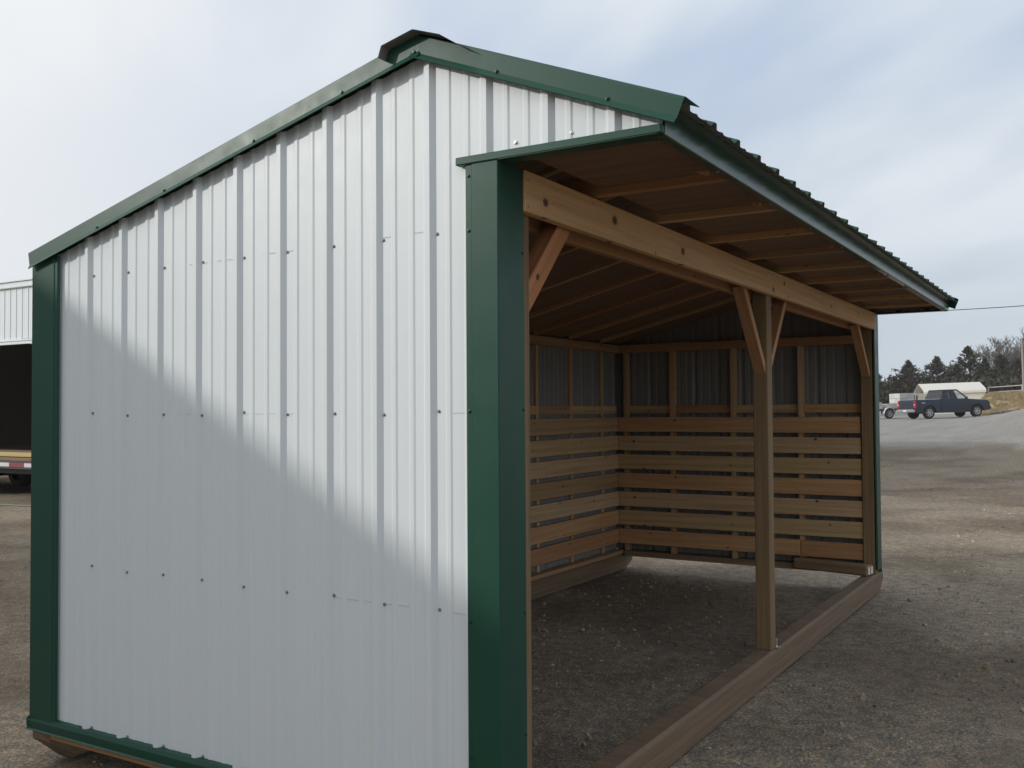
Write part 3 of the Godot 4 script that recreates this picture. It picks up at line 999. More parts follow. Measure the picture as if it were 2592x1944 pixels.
func build_flatbed() -> void:
	var t := thing("flatbed_trailer", "black flatbed trailer with red and white tape parked at the warehouse bay", "trailer", Transform3D(Basis.IDENTITY, Vector3(-15.0, 0, -8.9)))
	var mb := MB.new()
	mb.box(Vector3(0, 0.73, 0), Vector3(9.0, 0.05, 2.3), 0.004)
	put(t, "deck", mb.commit(), M.deck)
	var fr := MB.new()
	for z in [-1.12, -0.5, 0.5, 1.12]:
		fr.box(Vector3(0, 0.63, z), Vector3(9.0, 0.15, 0.06), 0.004)
	fr.box(Vector3(0, 0.50, 0.9), Vector3(8.6, 0.10, 0.08), 0.004)
	put(t, "frame", fr.commit(), M.black_metal)
	for i in 18:
		var b := MB.new()
		b.box(Vector3(-4.4 + i * 0.46 + 0.28, 0.632, 1.152), Vector3(0.455, 0.07, 0.003))
		put(t, "reflective_tape", b.commit(), M.red_tape if i % 2 == 0 else M.white_tape)
	for x in [-0.75, 0.15]:
		for s in [-1, 1]:
			wheel(t, "wheel", Transform3D(Basis(Vector3.UP, 0.0 if s > 0 else PI), Vector3(x, 0.36, 0.86 * s)), 0.36, 0.22, 5)
	var ax := MB.new()
	for x in [-0.75, 0.15]:
		ax.tube(Vector3(x, 0.36, -0.8), Vector3(x, 0.36, 0.8), 0.05, 0.05)
	ax.box(Vector3(-0.3, 0.44, 0), Vector3(1.6, 0.12, 1.5))
	put(t, "axle", ax.commit(), M.black_metal)
	var k := 0
	for e in [[0.79, 0.95, 0.0], [0.79, 0.80, 0.02], [0.79, 0.62, -0.03], [0.83, 0.88, 0.0]]:
		var lb := tag(board(self, "lumber_board", Vector3(-18.6, e[0] - 0.012, -8.9 + e[1]), Vector3(-10.8 + e[2], e[0] - 0.012 + (0.012 if k == 0 else 0.0), -8.9 + e[1]), 0.036 if k < 3 else 0.04, 0.13, M.lumber), ["yellow board on the outer edge of the flatbed trailer", "second yellow board in from the flatbed edge", "third yellow board in from the flatbed edge", "yellow board lying on top of the others on the flatbed"][k], "board", "boards on the flatbed trailer")
		k += 1


func build_pickup() -> void:
	var az := deg_to_rad(-7.3)
	var s := Vector3(sin(az), 0, -cos(az))
	var r := Vector3(cos(az), 0, sin(az))
	var a := deg_to_rad(37.0)
	var at := Vector3(4.14, 0, 2.65) + s * 72.0
	var x := on_ground(at.x, at.z, r * cos(a) + s * sin(a))
	var p := thing("pickup_truck", "dark navy pickup truck with alloy wheels parked across the gravel lot", "pickup truck", x)
	var f := Transform3D.IDENTITY  # local: x forward, y up, z to the driver's right
	var arch := func(cx: float, rad: float, n: int) -> Array:
		var o := []
		for i in n + 1:
			var t := PI * i / n
			o.append(Vector2(cx - cos(t) * rad, 0.40 + sin(t) * rad))
		return o
	# bed: two sides, floor, tailgate
	for z in [-0.95, 0.88]:
		var poly := PackedVector2Array([Vector2(-2.80, 1.26), Vector2(-2.84, 1.20), Vector2(-2.84, 0.62), Vector2(-2.76, 0.46), Vector2(-2.30, 0.43)])
		for q in arch.call(-1.78, 0.50, 10):
			poly.append(q)
		poly.append_array([Vector2(-1.2, 0.40), Vector2(-0.86, 0.38), Vector2(-0.86, 1.27)])
		var mb := MB.new()
		mb.extrude(poly, Transform3D(Basis.IDENTITY, Vector3(0, 0, z)), 0.07)
		put(p, "bed_side", mb.commit(), M.navy)
	var fl := MB.new()
	fl.box(Vector3(-1.84, 0.78, 0), Vector3(1.95, 0.05, 1.74))
	fl.box(Vector3(-0.90, 1.0, 0), Vector3(0.05, 0.5, 1.74))
	for z in [-0.62, 0.62]:
		fl.box(Vector3(-1.78, 0.90, z), Vector3(1.1, 0.26, 0.42), 0.03)
	put(p, "bed_floor", fl.commit(), M.black_metal)
	var tg := MB.new()
	tg.box(Vector3(-2.815, 0.965, 0), Vector3(0.07, 0.57, 1.62), 0.015)
	tg.box(Vector3(-2.83, 1.11, 0), Vector3(0.06, 0.16, 1.5), 0.012)
	var gate := put(p, "tailgate", tg.commit(), M.navy)
	var th := MB.new()
	th.box(Vector3(-2.865, 1.05, 0), Vector3(0.02, 0.07, 0.24), 0.006)
	put(gate, "handle", th.commit(), M.black_metal)
	# cab and front end: one side outline swept across with rounded shoulders
	var poly := PackedVector2Array([Vector2(-0.84, 1.27), Vector2(-0.84, 0.36), Vector2(0.9, 0.34), Vector2(1.30, 0.38)])
	for q in arch.call(1.86, 0.49, 10):
		poly.append(q)
	poly.append_array([Vector2(2.52, 0.42), Vector2(2.80, 0.46), Vector2(2.86, 0.62), Vector2(2.86, 0.86), Vector2(2.80, 1.06), Vector2(2.62, 1.13), Vector2(1.25, 1.24), Vector2(1.10, 1.27)])
	var body := MB.new()
	var layers := [[-0.955, 0.93], [-0.90, 1.0], [0.90, 1.0], [0.955, 0.93]]
	for k in 3:
		for i in poly.size():
			var j := (i + 1) % poly.size()
			var q := []
			for e in [[i, k], [j, k], [j, k + 1], [i, k + 1]]:
				var pt := poly[e[0]]
				var ly: Array = layers[e[1]]
				q.append(Vector3(pt.x, 0.75 + (pt.y - 0.75) * ly[1] if pt.y > 1.0 else pt.y, ly[0]))
			body.quad_out(q[0], q[1], q[2], q[3], Vector3((poly[i].x + poly[j].x) * 0.5, 0.75 if absf(poly[i].y - 0.75) > 0.2 else poly[i].y, 0))
	for k in [0, 3]:
		var t := Geometry2D.triangulate_polygon(poly)
		for i in range(0, t.size(), 3):
			var q := []
			for m in 3:
				var pt := poly[t[i + m]]
				q.append(Vector3(pt.x, 0.75 + (pt.y - 0.75) * 0.93 if pt.y > 1.0 else pt.y, layers[k][0]))
			body.tri_out(q[0], q[1], q[2], Vector3(0, 0.7, 0))
	put(p, "body", body.commit(), M.navy)
	# greenhouse: pillars and roof as solid rails, panes between them
	var lowp := [Vector3(-0.80, 1.25, 0.86), Vector3(1.22, 1.25, 0.86)]
	var hip := [Vector3(-0.58, 1.83, 0.68), Vector3(0.55, 1.85, 0.68)]
	var gh := MB.new()
	for sgn in [-1.0, 1.0]:
		var m := Vector3(1, 1, sgn)
		gh.tube(lowp[0] * m, hip[0] * m, 0.055, 0.045, 6)
		gh.tube(lowp[1] * m, hip[1] * m, 0.055, 0.045, 6)
		gh.tube(Vector3(0.42, 1.25, 0.86) * m, Vector3(0.22, 1.85, 0.69) * m, 0.05, 0.04, 6)
		gh.tube(Vector3(-0.20, 1.25, 0.86) * m, Vector3(-0.16, 1.85, 0.69) * m, 0.045, 0.04, 6)
		gh.tube(hip[0] * m, hip[1] * m, 0.05, 0.05, 6)
	gh.box(Vector3(-0.02, 1.865, 0), Vector3(1.20, 0.07, 1.40), 0.03)
	put(p, "cab_roof", gh.commit(), M.navy)
	for sgn in [-1.0, 1.0]:
		var m := Vector3(1, 1, sgn)
		for e in [[-0.74, -0.22, -0.55, -0.18, "tinted"], [-0.18, 0.40, -0.14, 0.21, "tinted"], [0.46, 1.18, 0.25, 0.54, "glass"]]:
			var g := MB.new()
			g.quad_out(Vector3(e[0], 1.26, 0.865) * m, Vector3(e[1], 1.26, 0.865) * m, Vector3(e[3], 1.83, 0.695) * m, Vector3(e[2], 1.83, 0.695) * m, Vector3(0, 1.5, 0))
			put(p, "side_window", g.commit(), M[e[4]])
	var ws := MB.new()
	ws.quad_out(Vector3(1.22, 1.26, -0.82), Vector3(1.22, 1.26, 0.82), Vector3(0.56, 1.84, 0.66), Vector3(0.56, 1.84, -0.66), Vector3(0, 1.5, 0))
	put(p, "windscreen", ws.commit(), M.glass)
	var rw := MB.new()
	rw.quad_out(Vector3(-0.835, 1.28, -0.80), Vector3(-0.835, 1.28, 0.80), Vector3(-0.61, 1.82, 0.64), Vector3(-0.61, 1.82, -0.64), Vector3(0, 1.5, 0))
	put(p, "rear_window", rw.commit(), M.tinted)
	var rl := MB.new()
	rl.box(Vector3(-0.845, 1.285, 0), Vector3(0.03, 0.03, 1.66), 0.004)
	put(p, "bed_rail", rl.commit(), M.alloy)
	# seats seen through the glass
	for z in [-0.42, 0.42]:
		var sb := MB.new()
		sb.box(Vector3(0.28, 1.28, z), Vector3(0.16, 0.5, 0.5), 0.05)
		put(p, "seat", sb.commit(), M.black_metal)
	# lamps, bumpers, mirrors, handles, seams
	for z in [-0.865, 0.865]:
		var lb := MB.new()
		lb.box(Vector3(-2.815, 0.965, z), Vector3(0.10, 0.46, 0.19), 0.02)
		var lens := put(p, "tail_lamp", lb.commit(), M.red_lens)
		var wl := MB.new()
		wl.box(Vector3(-2.868, 0.95, z), Vector3(0.008, 0.07, 0.10))
		put(lens, "reversing_lens", wl.commit(), M.white_tape)
		var hb := MB.new()
		hb.box(Vector3(2.80, 0.93, z * 0.84), Vector3(0.12, 0.20, 0.34), 0.03)
		put(p, "headlight", hb.commit(), M.glass)
		var mb := MB.new()
		mb.box(Vector3(0.98, 1.30, z * 1.21), Vector3(0.10, 0.19, 0.22), 0.03)
		put(p, "mirror", mb.commit(), M.navy)
	var bp := MB.new()
	bp.box(Vector3(-2.93, 0.56, 0), Vector3(0.16, 0.19, 1.86), 0.03)
	var bumper := put(p, "bumper", bp.commit(), M.chrome)
	var pl := MB.new()
	pl.box(Vector3(-3.013, 0.56, 0), Vector3(0.006, 0.13, 0.3))
	put(bumper, "number_plate", pl.commit(), M.white_tape)
	var fb := MB.new()
	fb.box(Vector3(2.90, 0.58, 0), Vector3(0.16, 0.22, 1.84), 0.04)
	put(p, "bumper", fb.commit(), M.black_metal)
	for e in [[-0.22, 0.97], [0.30, 0.97]]:
		var hd := MB.new()
		hd.box(Vector3(e[0], 1.08, 0.965), Vector3(0.20, 0.035, 0.025), 0.006)
		put(p, "door_handle", hd.commit(), M.black_metal)
	for xx in [-0.84, 0.42, 1.28]:
		var sm := MB.new()
		sm.box(Vector3(xx, 0.80, 0.9555), Vector3(0.012, 0.78, 0.002))
		put(p, "door_seam", sm.commit(), M.black_metal)
	var st := MB.new()
	st.box(Vector3(-2.22, 1.06, 0.952), Vector3(0.24, 0.05, 0.004))
	put(p, "side_decal", st.commit(), M.white_tape)
	var st2 := MB.new()
	st2.box(Vector3(-2.40, 1.06, 0.952), Vector3(0.10, 0.04, 0.004))
	put(p, "side_decal", st2.commit(), M.red_tape)
	var ch := MB.new()
	ch.box(Vector3(0.0, 0.48, 0), Vector3(4.6, 0.12, 0.9))
	for e in [-1.78, 1.86]:
		ch.tube(Vector3(e, 0.39, -0.75), Vector3(e, 0.39, 0.75), 0.06, 0.06)
	put(p, "chassis", ch.commit(), M.black_metal)
	for xx in [-1.78, 1.86]:
		for sgn in [-1, 1]:
			wheel(p, "wheel", Transform3D(Basis(Vector3.UP, 0.0 if sgn > 0 else PI), Vector3(xx, 0.40, 0.80 * sgn)), 0.40, 0.27, 6)


func build_cargo_trailer() -> void:
	var az := deg_to_rad(-10.15)
	var s := Vector3(sin(az), 0, -cos(az))
	var r := Vector3(cos(az), 0, sin(az))
	var a := deg_to_rad(36.0)
	var at := Vector3(4.14, 0, 2.65) + s * 76.0
	var x := on_ground(at.x, at.z, r * cos(a) + s * sin(a))
	var t := thing("utility_trailer", "low utility trailer with dark wheels and white fenders left of the pickup", "trailer", x)
	var fr := MB.new()
	for z in [-0.9, 0.9]:
		fr.box(Vector3(0, 0.62, z), Vector3(3.8, 0.10, 0.06), 0.004)
	for i in 6:
		fr.box(Vector3(-1.85 + i * 0.74, 0.62, 0), Vector3(0.06, 0.08, 1.8), 0.004)
	fr.box(Vector3(2.2, 0.55, 0), Vector3(1.2, 0.08, 0.1), 0.004)
	put(t, "frame", fr.commit(), M.black_metal)
	var dk := MB.new()
	dk.box(Vector3(0, 0.69, 0), Vector3(3.8, 0.04, 1.86), 0.004)
	put(t, "deck", dk.commit(), M.deck)
	for z in [-0.95, 0.95]:
		wheel(t, "wheel", Transform3D(Basis(Vector3.UP, 0.0 if z > 0 else PI), Vector3(-0.55, 0.36, z)), 0.36, 0.22, 5)
		var fd := MB.new()
		var line := []
		for i in 9:
			var q := PI * i / 8.0
			line.append(Vector2(-0.55 - cos(q) * 0.46, 0.36 + sin(q) * 0.42))
		fd.extrude(strip(line, -0.02), Transform3D(Basis.IDENTITY, Vector3(0, 0, z - 0.14)), 0.28)
		put(t, "fender", fd.commit(), M.white_tape)
		var pn := MB.new()
		pn.box(Vector3(0.75, 0.42, z * 0.97), Vector3(1.25, 0.26, 0.03), 0.004)
		put(t, "side_box", pn.commit(), M.white_tape)
	# pale blocks stacked on it, each stack of separate blocks
	var n := 0
	for e in [[1.10, 3, "tall stack of pale grey blocks on the utility trailer"], [-0.20, 1, "single course of pale grey blocks on the utility trailer"], [-1.00, 2, "short stack of pale blocks over the utility trailer wheel"]]:
		var high := 0.36 if e[1] != 2 else 0.24
		var k := thing("block_stack", e[2], "block stack", x * Transform3D(Basis.IDENTITY, Vector3(e[0], 0.713, 0.25)), "block stacks on the utility trailer")
		for row in e[1]:
			for c in (2 if e[1] != 2 else 1):
				for d in 2:
					var wide := 0.62 if e[1] == 3 else 0.42
					var mb := MB.new()
					mb.box(Vector3((c - 0.5) * wide * 1.01, high * (row + 0.5), (d - 0.5) * 0.605), Vector3(wide, high - 0.012, 0.6), 0.012)
					put(k, "block", mb.commit(), M.concrete if (row + c + d) % 2 == 0 else M.concrete_b)
		n += 1


func build_carport() -> void:
	var az := deg_to_rad(-7.0)
	var s := Vector3(sin(az), 0, -cos(az))
	var at := Vector3(4.14, 0, 2.65) + s * 92.0
	var f := Vector3(0.93, 0, -0.36).normalized()
	var x := on_ground(at.x, at.z, f)
	var t := thing("carport", "cream metal carport with rounded eaves and one open end behind the pickup", "carport", x)
	var len_ := 5.0
	var half := 1.65
	# roof: bent sheet with rounded eaves
	var line := [Vector2(-half - 0.10, 1.72), Vector2(-half - 0.10, 1.90), Vector2(-half + 0.06, 2.06), Vector2(0, 2.62), Vector2(half - 0.06, 2.06), Vector2(half + 0.10, 1.90), Vector2(half + 0.10, 1.72)]
	var rb := MB.new()
	rb.extrude(strip(line, -0.03), Transform3D(Basis(Vector3(0, 0, 1), Vector3.UP, Vector3(-1, 0, 0)), Vector3(len_ * 0.5, 0, 0)), len_)
	put(t, "roof", rb.commit(), M.cream_steel)
	for z in [-half, half]:
		for k in 5:
			var mb := MB.new()
			mb.box(Vector3(0.1, 0.17 + k * 0.385, z), Vector3(len_ - 0.3, 0.365, 0.03), 0.006)
			put(t, "wall_panel", mb.commit(), M.cream_steel)
		for i in 5:
			var lb := MB.new()
			lb.box(Vector3(-len_ * 0.5 + 0.1 + i * (len_ - 0.2) / 4.0, 0.95, z * 0.96), Vector3(0.06, 1.95, 0.06))
			put(t, "leg", lb.commit(), M.rail)
	var eb := MB.new()
	eb.extrude(PackedVector2Array([Vector2(-half, 0), Vector2(half, 0), Vector2(half, 2.0), Vector2(0, 2.55), Vector2(-half, 2.0)]), Transform3D(Basis(Vector3(0, 0, 1), Vector3.UP, Vector3(-1, 0, 0)), Vector3(len_ * 0.5 - 0.08, 0, 0)), 0.03)
	put(t, "end_wall", eb.commit(), M.cream_steel)


func cedar(at: Vector3, tall: float, wide: float, seed_: int, label: String, lean := 0.0) -> void:
	var t := thing("cedar_tree", label, "tree", Transform3D(Basis.IDENTITY, at), "cedar trees beyond the lot")
	var r := RandomNumberGenerator.new()
	r.seed = seed_
	var tr := MB.new()
	tr.tube(Vector3(0, -0.4, 0), Vector3(lean * 0.6, tall * 0.9, 0), 0.17, 0.03, 6)
	var b := MB.new()
	var n := int(430 * tall / 7.0)
	for i in n:
		# boughs: each a spray of small blades along a rising limb
		var h := pow(r.randf(), 1.25)
		var yaw := r.randf() * TAU
		var reach := wide * 0.5 * pow(1.0 - h, 1.0) * (r.randf_range(0.5, 1.1) if r.randf() < 0.86 else r.randf_range(1.1, 1.5)) + 0.04
		var d := Vector3(cos(yaw), r.randf_range(0.25, 0.85), sin(yaw)).normalized()
		var base := Vector3(lean * h, 0.25 + tall * h * 0.92, 0)
		if i % 4 == 0:
			tr.tube(base, base + d * reach * 0.8, 0.025, 0.008, 3, false)
		var g := r.randf_range(0.6, 1.25)
		var rust := r.randf()
		for k in 13:
			var q := sqrt(r.randf_range(0.12, 1.0))
			var c := base + d * reach * q + Vector3(r.randf_range(-1, 1), r.randf_range(-0.6, 0.8), r.randf_range(-1, 1)) * 0.16 * (0.75 - 0.5 * h + reach * 0.35)
			var size := r.randf_range(0.11, 0.30) * (1.0 - 0.35 * h)
			var u := (d + Vector3(r.randf_range(-1, 1), r.randf_range(-0.5, 1.0), r.randf_range(-1, 1)) * 0.9).normalized()
			var w := u.cross(Vector3(r.randf_range(-1, 1), r.randf_range(-1, 1), r.randf_range(-1, 1))).normalized()
			b.tint = Color(0.050, 0.058, 0.030).lerp(Color(0.075, 0.052, 0.034), rust * 0.8) * g
			b.tri(c - w * size * 0.34, c + w * size * 0.34, c + u * size * 1.5)
			b.tri(c - u * size * 0.4, c + (u + w).normalized() * size, c + w * size * 0.5)
	put(t, "trunk", tr.commit(), M.bark)
	put(t, "crown", b.commit(null, true), M.leaf)


func limb(b: MB, r: RandomNumberGenerator, p: Vector3, d: Vector3, length: float, rad: float, depth: int) -> void:
	var q := p
	var dir := d
	for k in 3:
		var e := q + dir * length / 3.0
		b.tube(q, e, maxf(rad * (1.0 - 0.22 * k), 0.018), maxf(rad * (1.0 - 0.22 * (k + 1)), 0.016), 4 if depth > 2 else 3, false)
		q = e
		dir = (dir + Vector3(r.randf_range(-1, 1), r.randf_range(-0.3, 0.7), r.randf_range(-1, 1)) * 0.22).normalized()
		if depth > 0 and k > 0:
			for m in (2 if depth > 1 else 3):
				var side := Vector3(r.randf_range(-1, 1), r.randf_range(-0.1, 0.9), r.randf_range(-1, 1)).normalized()
				limb(b, r, q, (dir * 0.75 + side * 0.8).normalized(), length * r.randf_range(0.55, 0.75), rad * 0.42, depth - 1)


func bare_tree(at: Vector3, tall: float, seed_: int, label: String) -> void:
	var t := thing("bare_tree", label, "tree", Transform3D(Basis.IDENTITY, at), "leafless trees beyond the lot")
	var r := RandomNumberGenerator.new()
	r.seed = seed_
	var b := MB.new()
	b.tube(Vector3(0, -0.4, 0), Vector3(0.1, tall * 0.28, 0), 0.20, 0.15, 7)
	put(t, "trunk", b.commit(), M.bark)
	var c := MB.new()
	for k in 6:
		var a := TAU * k / 6.0 + r.randf_range(-0.4, 0.4)
		limb(c, r, Vector3(0.1, tall * 0.25, 0), Vector3(cos(a) * 0.8, 1.0, sin(a) * 0.8).normalized(), tall * 0.40, 0.10, 4)
	put(t, "crown", c.commit(), M.twig)


func place_at(px_az: float, d: float) -> Vector3:
	# a spot d metres from where the photographer stood, at a compass bearing
	var a := deg_to_rad(px_az)
	return Vector3(4.138 + sin(a) * d, 0, 2.65 - cos(a) * d)


func bank_y(x: float, z: float) -> float:
	var e := smoothstep(-71.5, -89.0, z + gn3.get_noise_2d(x * 0.5, z * 0.5) * 1.5)
	var edge := -5.9 - 0.09 * (z + 90.0) * -1.0 + 1.6
	var side := smoothstep(edge - 1.2, edge, x)
	var crest := 2.62 + 0.055 * clampf(x + 4.0, 0.0, 20.0)
	return lerpf(rise(x, z) - 0.4, lerpf(rise(x, z) - 0.02, crest, e), side) + gn3.get_noise_2d(x, z) * 0.08


func build_background() -> void:
	# dead-grass bank behind the lot
	var bank := put(self, "grass_bank", grid_mesh(lines(-7.0, 14.0, 0.3, -8.0, 70.0, 1.06), lines(-95.0, -69.0, 0.3, -150.0, -68.0, 1.06), bank_y, func(x, z):
		var k: float = 1.0 + gn3.get_noise_2d(x * 1.5, z * 1.5) * 0.35 + gn2.get_noise_2d(x * 0.4, z * 0.4) * 0.3
		return Color(0.36, 0.285, 0.165) * k), M.straw)
	tag(bank, "straw coloured dead grass bank behind the lot", "", "", "structure")
	# tufts of dead grass on the bank
	rng.seed = 303
	var blade := MB.new()
	for i in 9:
		var a := rng.randf() * TAU
		var o := Vector3(cos(a), 0, sin(a)) * 0.10 * rng.randf()
		var tip := o + Vector3(rng.randf_range(-0.12, 0.12), rng.randf_range(0.12, 0.26), rng.randf_range(-0.12, 0.12))
		blade.tri(o + Vector3(-0.012, 0, 0), o + Vector3(0.012, 0, 0.006), tip)
		blade.tri(o + Vector3(0, 0, -0.012), tip, o + Vector3(0, 0, 0.012))
	var places := []
	var cols := []
	for i in 5200:
		var x := rng.randf_range(-4.6, 9.0)
		var z := rng.randf_range(-93.0, -71.0)
		places.append(Transform3D(Basis(Vector3.UP, rng.randf() * TAU).scaled(Vector3.ONE * rng.randf_range(0.6, 1.3)), Vector3(x, bank_y(x, z) - 0.01, z)))
		cols.append(Color(0.42, 0.33, 0.19) * rng.randf_range(0.6, 1.2))
	scatter("dead_grass", "tufts of dead straw coloured grass over the bank", blade.commit(), places, cols, M.straw)
	# heap of broken rock at the foot of the bank
	rng.seed = 91
	for i in 16:
		var az := lerpf(-5.0, -3.75, i / 15.0) + rng.randf_range(-0.05, 0.05)
		var p := place_at(az, 74.6 + rng.randf_range(-0.5, 0.6))
		var s := rng.randf_range(0.22, 0.52)
		var o := put(self, "rock", rock_mesh(200 + i, 0.25), [M.rubble, M.pole, M.rubble][i % 3], Transform3D(Basis.from_euler(Vector3(rng.randf() * 3, rng.randf() * 6, rng.randf() * 3)).scaled(Vector3(s, s * 0.75, s)), Vector3(p.x, maxf(bank_y(p.x, p.z), ground_y(p.x, p.z)) + s * 0.16, p.z)))
		tag(o, "broken grey rock heaped at the foot of the grass bank", "rock", "rocks along the foot of the grass bank")
	# pipe fence on the crest
	var fence := thing("pipe_fence", "pale two-rail pipe fence along the crest of the grass bank", "fence")
	var prev := Vector3.ZERO
	for i in 9:
		var x := -4.2 + 2.6 * i
		var z := -90.0
		var y := bank_y(x, z)
		var p := Vector3(x, y, z)
		var b := MB.new()
		b.tube(p + Vector3(0, -0.2, 0), p + Vector3(0, 0.66, 0), 0.055, 0.055, 6)
		if i != 2 and i != 5:
			put(fence, "post", b.commit(), M.rail)
		if i > 0:
			for h in [0.18, 0.60]:
				var rb := MB.new()
				rb.tube(prev + Vector3(0, h, 0), p + Vector3(0, h, 0), 0.045, 0.045, 6)
				put(fence, "rail", rb.commit(), M.rail)
		prev = p
	# utility pole
	var pp := place_at(-3.45, 91.0)
	var pole := thing("utility_pole", "bare wooden utility pole standing behind the pipe fence", "utility pole", Transform3D(Basis.IDENTITY, Vector3(pp.x, bank_y(pp.x, pp.z), pp.z)))
	var pb := MB.new()
	pb.tube(Vector3(0, -0.5, 0), Vector3(-0.1, 4.3, 0), 0.13, 0.09, 8)
	put(pole, "shaft", pb.commit(), M.pole)
	var pc := MB.new()
	pc.tube(Vector3(-0.1, 4.28, 0), Vector3(0.05, 4.55, 0), 0.06, 0.05, 6)
	put(pole, "pole_top_pin", pc.commit(), M.black_metal)
	# cable strung between two poles that stand hidden behind the shed and off to the right
	var ends := [place_at(-22.0, 62.0), place_at(11.0, 62.0)]
	for i in 2:
		var q: Vector3 = ends[i]
		var up := thing("cable_pole", ["tall wooden pole carrying the cable, behind the shed", "tall wooden pole carrying the cable, right of the lot"][i], "utility pole", Transform3D(Basis.IDENTITY, Vector3(q.x, rise(q.x, q.z), q.z)), "poles carrying the overhead cable")
		var b := MB.new()
		b.tube(Vector3(0, -0.5, 0), Vector3(0, 7.75 + i * 0.5 - rise(q.x, q.z), 0), 0.15, 0.10, 8)
		put(up, "shaft", b.commit(), M.pole)
	var cb := MB.new()
	var last := Vector3.ZERO
	for i in 25:
		var f := i / 24.0
		var q: Vector3 = ends[0].lerp(ends[1], f)
		q.y = lerpf(7.6, 8.1, f) - 0.85 * 4.0 * f * (1.0 - f)
		if i > 0:
			cb.tube(last, q, 0.022, 0.022, 5, false)
		last = q
	tag(put(self, "overhead_cable", cb.commit(), M.cable), "thin dark cable strung across the sky past the roof corner", "cable")
	# trees
	var cedars := [[-10.75, 101.0, 3.9, 3.8, "small dark cedar at the edge of the shed's far corner"], [-9.05, 104.0, 5.0, 6.0, "dark pointed cedar above the block stacks"], [-7.62, 106.0, 5.5, 7.0, "dark pointed cedar above the open end of the carport"], [-6.68, 108.0, 4.7, 3.2, "narrow cedar left of the biggest cedar"], [-5.95, 110.0, 6.7, 8.4, "biggest cedar, broad and ragged, above the carport roof"], [-5.28, 108.0, 5.3, 3.6, "slim cedar right of the biggest cedar"], [-4.52, 107.0, 5.6, 6.6, "dark rounded cedar in front of the leafless tree"], [-3.75, 109.0, 5.2, 5.6, "low cedar beside the utility pole"], [-2.6, 108.0, 5.8, 6.2, "bushy cedar right of the utility pole"]]
	var k := 0
	for e in cedars:
		var p := place_at(e[0], e[1])
		p.y = 1.25
		cedar(p, e[2], e[3], 500 + k, e[4], -0.3 if k == 4 else 0.0)
		k += 1
	for e in [[-4.15, 118.0, 6.9, "leafless grey tree rising behind the rounded cedar"], [-3.3, 114.0, 5.2, "leafless grey tree behind the utility pole"], [-2.1, 116.0, 5.2, "leafless grey tree right of the utility pole"]]:
		var p := place_at(e[0], e[1])
		p.y = 1.3
		bare_tree(p, e[2], 800 + k, e[3])
		k += 1
	# brown undergrowth that reads as one mass
	rng.seed = 555
	var b := MB.new()
	for i in 20000:
		var p := place_at(rng.randf_range(-12.5, 1.5), rng.randf_range(103.0, 112.0))
		var h := rng.randf() * (2.9 + gn3.get_noise_2d(p.x * 0.6, p.z * 0.6) * 1.6)
		p.y = 1.2 + h
		var u := Vector3(rng.randf_range(-1, 1), rng.randf_range(-0.3, 1.4), rng.randf_range(-1, 1)).normalized()
		var w := u.cross(Vector3(rng.randf_range(-1, 1), rng.randf_range(-1, 1), rng.randf_range(-1, 1))).normalized()
		var s := rng.randf_range(0.16, 0.5)
		b.tint = Color(0.085, 0.066, 0.048).lerp(Color(0.05, 0.055, 0.032), rng.randf()) * rng.randf_range(0.6, 1.2)
		b.tri(p - w * s * 0.4, p + w * s * 0.4, p + u * s * 1.5)
	tag(put(self, "undergrowth", b.commit(null, true), M.leaf), "brown brushy undergrowth massed between the cedars", "undergrowth", "", "stuff")


func build_neighbours() -> void:
	# the building whose eave shades the lower left of the gable, and the shed whose shadow lies on the lot
	var a := thing("sales_barn", "tall white metal barn standing left of the run-in shed", "barn", Transform3D(Basis.IDENTITY, Vector3(-10.3, 0, 7.5)))
	gable_building(a, -6.05, 6.08, -4.7, 6.5, 4.30, 5.4, M.white_steel, M.green_roof, M.green_steel, 1)
	var b := thing("display_shed", "white metal shed with green roof standing behind the run-in shed", "shed", Transform3D(Basis.IDENTITY, Vector3(-4.9, rise(-4.9, -26.0), -25.8)))
	gable_building(b, -1.8, 1.8, -5.2, 5.2, 2.5, 3.0, M.white_steel, M.green_roof, M.green_steel, 1)
	var c := thing("added_barn", "tall brown metal barn added unseen behind the camera to block sky light", "barn", Transform3D(Basis.IDENTITY, Vector3(-2.6, 0, 18.0)))  # added out of view: blocks sky behind the camera, darkens near faces and trim reflections
	gable_building(c, -5.2, 5.2, -6.5, 6.5, 4.6, 6.9, M.brown_steel, M.brown_steel, M.brown_steel, 1)
	# green hose on the ground past the back corner
	var h := MB.new()
	var last := Vector3.ZERO
	for i in 30:
		var x := -14.5 + i * 0.3
		var z := -7.0 + 0.12 * sin(x * 1.3) + 0.05 * sin(x * 3.7)
		var q := Vector3(x, ground_y(x, z) + 0.012, z)
		if i > 0:
			h.tube(last, q, 0.012, 0.012, 6, false)
		last = q
	tag(put(self, "garden_hose", h.commit(), M.hose), "thin green hose lying on the dirt in front of the flatbed trailer", "hose")


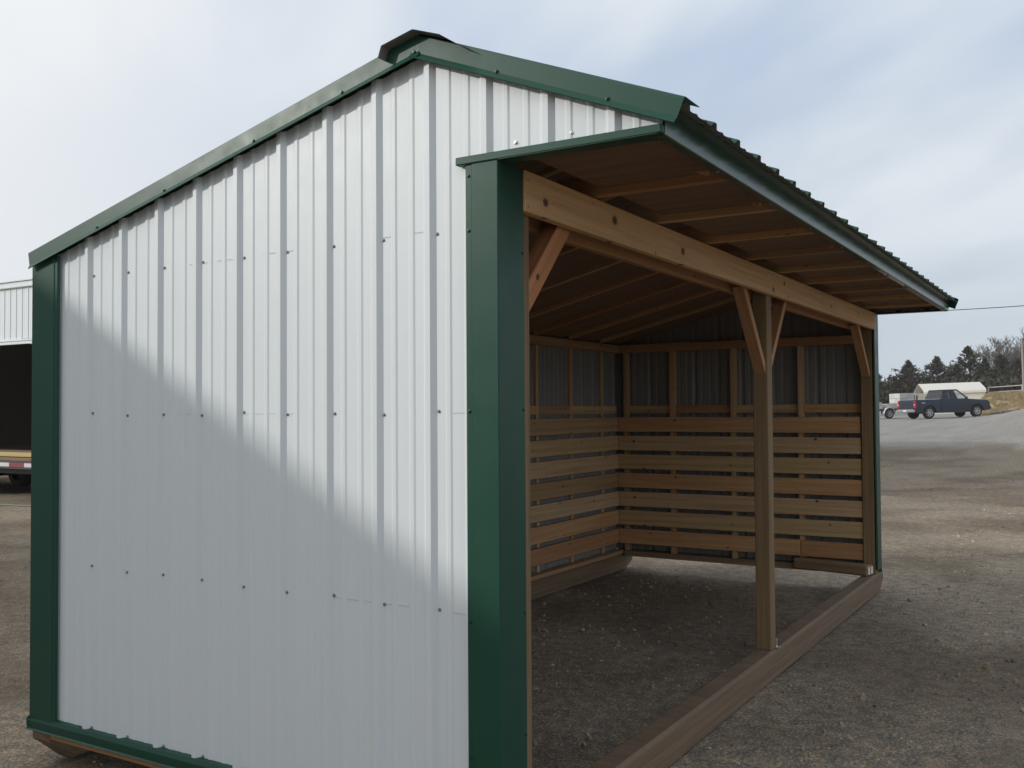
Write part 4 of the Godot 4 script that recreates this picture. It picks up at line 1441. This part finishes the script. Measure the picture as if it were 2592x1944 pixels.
func _ready() -> void:
	# ---- camera
	var cam := Camera3D.new()
	cam.name = "camera"
	cam.position = Vector3(4.13820, 1.56931, 2.64981)
	cam.rotation = Vector3(0.0267112, 0.5456438, -0.0063775)
	cam.fov = 43.1416
	cam.near = 0.05
	cam.far = 2000.0
	add_child(cam)
	cam.current = true
	# ---- sky, haze, exposure
	var env := Environment.new()
	env.background_mode = Environment.BG_SKY
	env.tonemap_mode = Environment.TONE_MAPPER_LINEAR
	env.tonemap_exposure = 1.05
	env.background_energy_multiplier = 1.0
	env.fog_enabled = true
	env.fog_density = 0.0005
	env.fog_light_color = Color(0.84, 0.85, 0.86)
	env.sdfgi_enabled = true
	env.ssao_enabled = true
	env.ssil_enabled = true
	var sky := Sky.new()
	sky.sky_material = make_sky()
	env.sky = sky
	var we := WorldEnvironment.new()
	we.name = "world_environment"
	we.environment = env
	add_child(we)
	# ---- sun behind thin cloud, low on the left behind the photographer
	var sun := DirectionalLight3D.new()
	sun.name = "sun"
	sun.basis = Basis.looking_at(SUN.normalized())
	sun.light_energy = 0.56
	sun.light_color = Color(1.0, 0.985, 0.955)
	sun.light_angular_distance = 1.1
	sun.shadow_enabled = true
	add_child(sun)
	# ---- place
	gn = fnl(7, 0.9, 3)
	gn2 = fnl(17, 4.5, 3)
	gn3 = fnl(27, 0.22, 3)
	rng.seed = 1
	make_materials()
	build_ground()
	build_shed()
	build_warehouse()
	build_neighbours()
	build_background()
	build_carport()
	build_cargo_trailer()
	build_pickup()
	build_flatbed()


func make_sky() -> PanoramaSkyMaterial:
	var wide := 1536
	var tall := 768
	var f1 := fnl(101, 0.55, 5)
	var f2 := fnl(113, 1.9, 4)
	var im := Image.create(wide, tall, false, Image.FORMAT_RGBF)
	var to_sun := -SUN.normalized()
	var low := Color(0.53, 0.60, 0.665)
	for j in tall:
		var el := PI * (0.5 - (j + 0.5) / tall)
		if el < -0.02:
			im.fill_rect(Rect2i(0, j, wide, tall - j), Color(0.33, 0.31, 0.28))
			break
		var sy := sin(el)
		var cy := cos(el)
		var base := low.lerp(Color(0.47, 0.565, 0.72), smoothstep(0.02, 0.42, sy)).lerp(Color(0.26, 0.36, 0.55), smoothstep(0.40, 0.85, sy))
		for i in wide:
			var az := TAU * (i + 0.5) / wide  # column 0 looks along -z, as Godot lays panoramas out
			var d := Vector3(sin(az) * cy, sy, -cos(az) * cy)
			var q := Vector2(d.x, d.z) / (maxf(sy, 0.0) + 0.22)
			var p := Vector2(q.x * 0.80 + q.y * 0.60, -q.x * 0.60 + q.y * 0.80)
			var n := f1.get_noise_2d(p.x * 0.75, p.y * 1.7) * 0.75 + f2.get_noise_2d(p.x * 0.6, p.y * 1.5) * 0.28
			var c := smoothstep(-0.38, 0.42, n) * smoothstep(-0.02, 0.22, sy) * (1.0 - 0.55 * smoothstep(0.45, 0.85, sy))
			var col := base.lerp(Color(0.745, 0.795, 0.84), c * 0.9)
			var t := d.dot(to_sun)
			col = col.lerp(Color(0.885, 0.895, 0.90), smoothstep(-0.2, 0.55, t) * 0.85)
			var glow := pow(maxf(t, 0.0), 10.0) * 0.8
			im.set_pixel(i, j, Color(col.r + glow, col.g + glow * 0.96, col.b + glow * 0.9))
	var m := PanoramaSkyMaterial.new()
	m.panorama = ImageTexture.create_from_image(im)
	return m
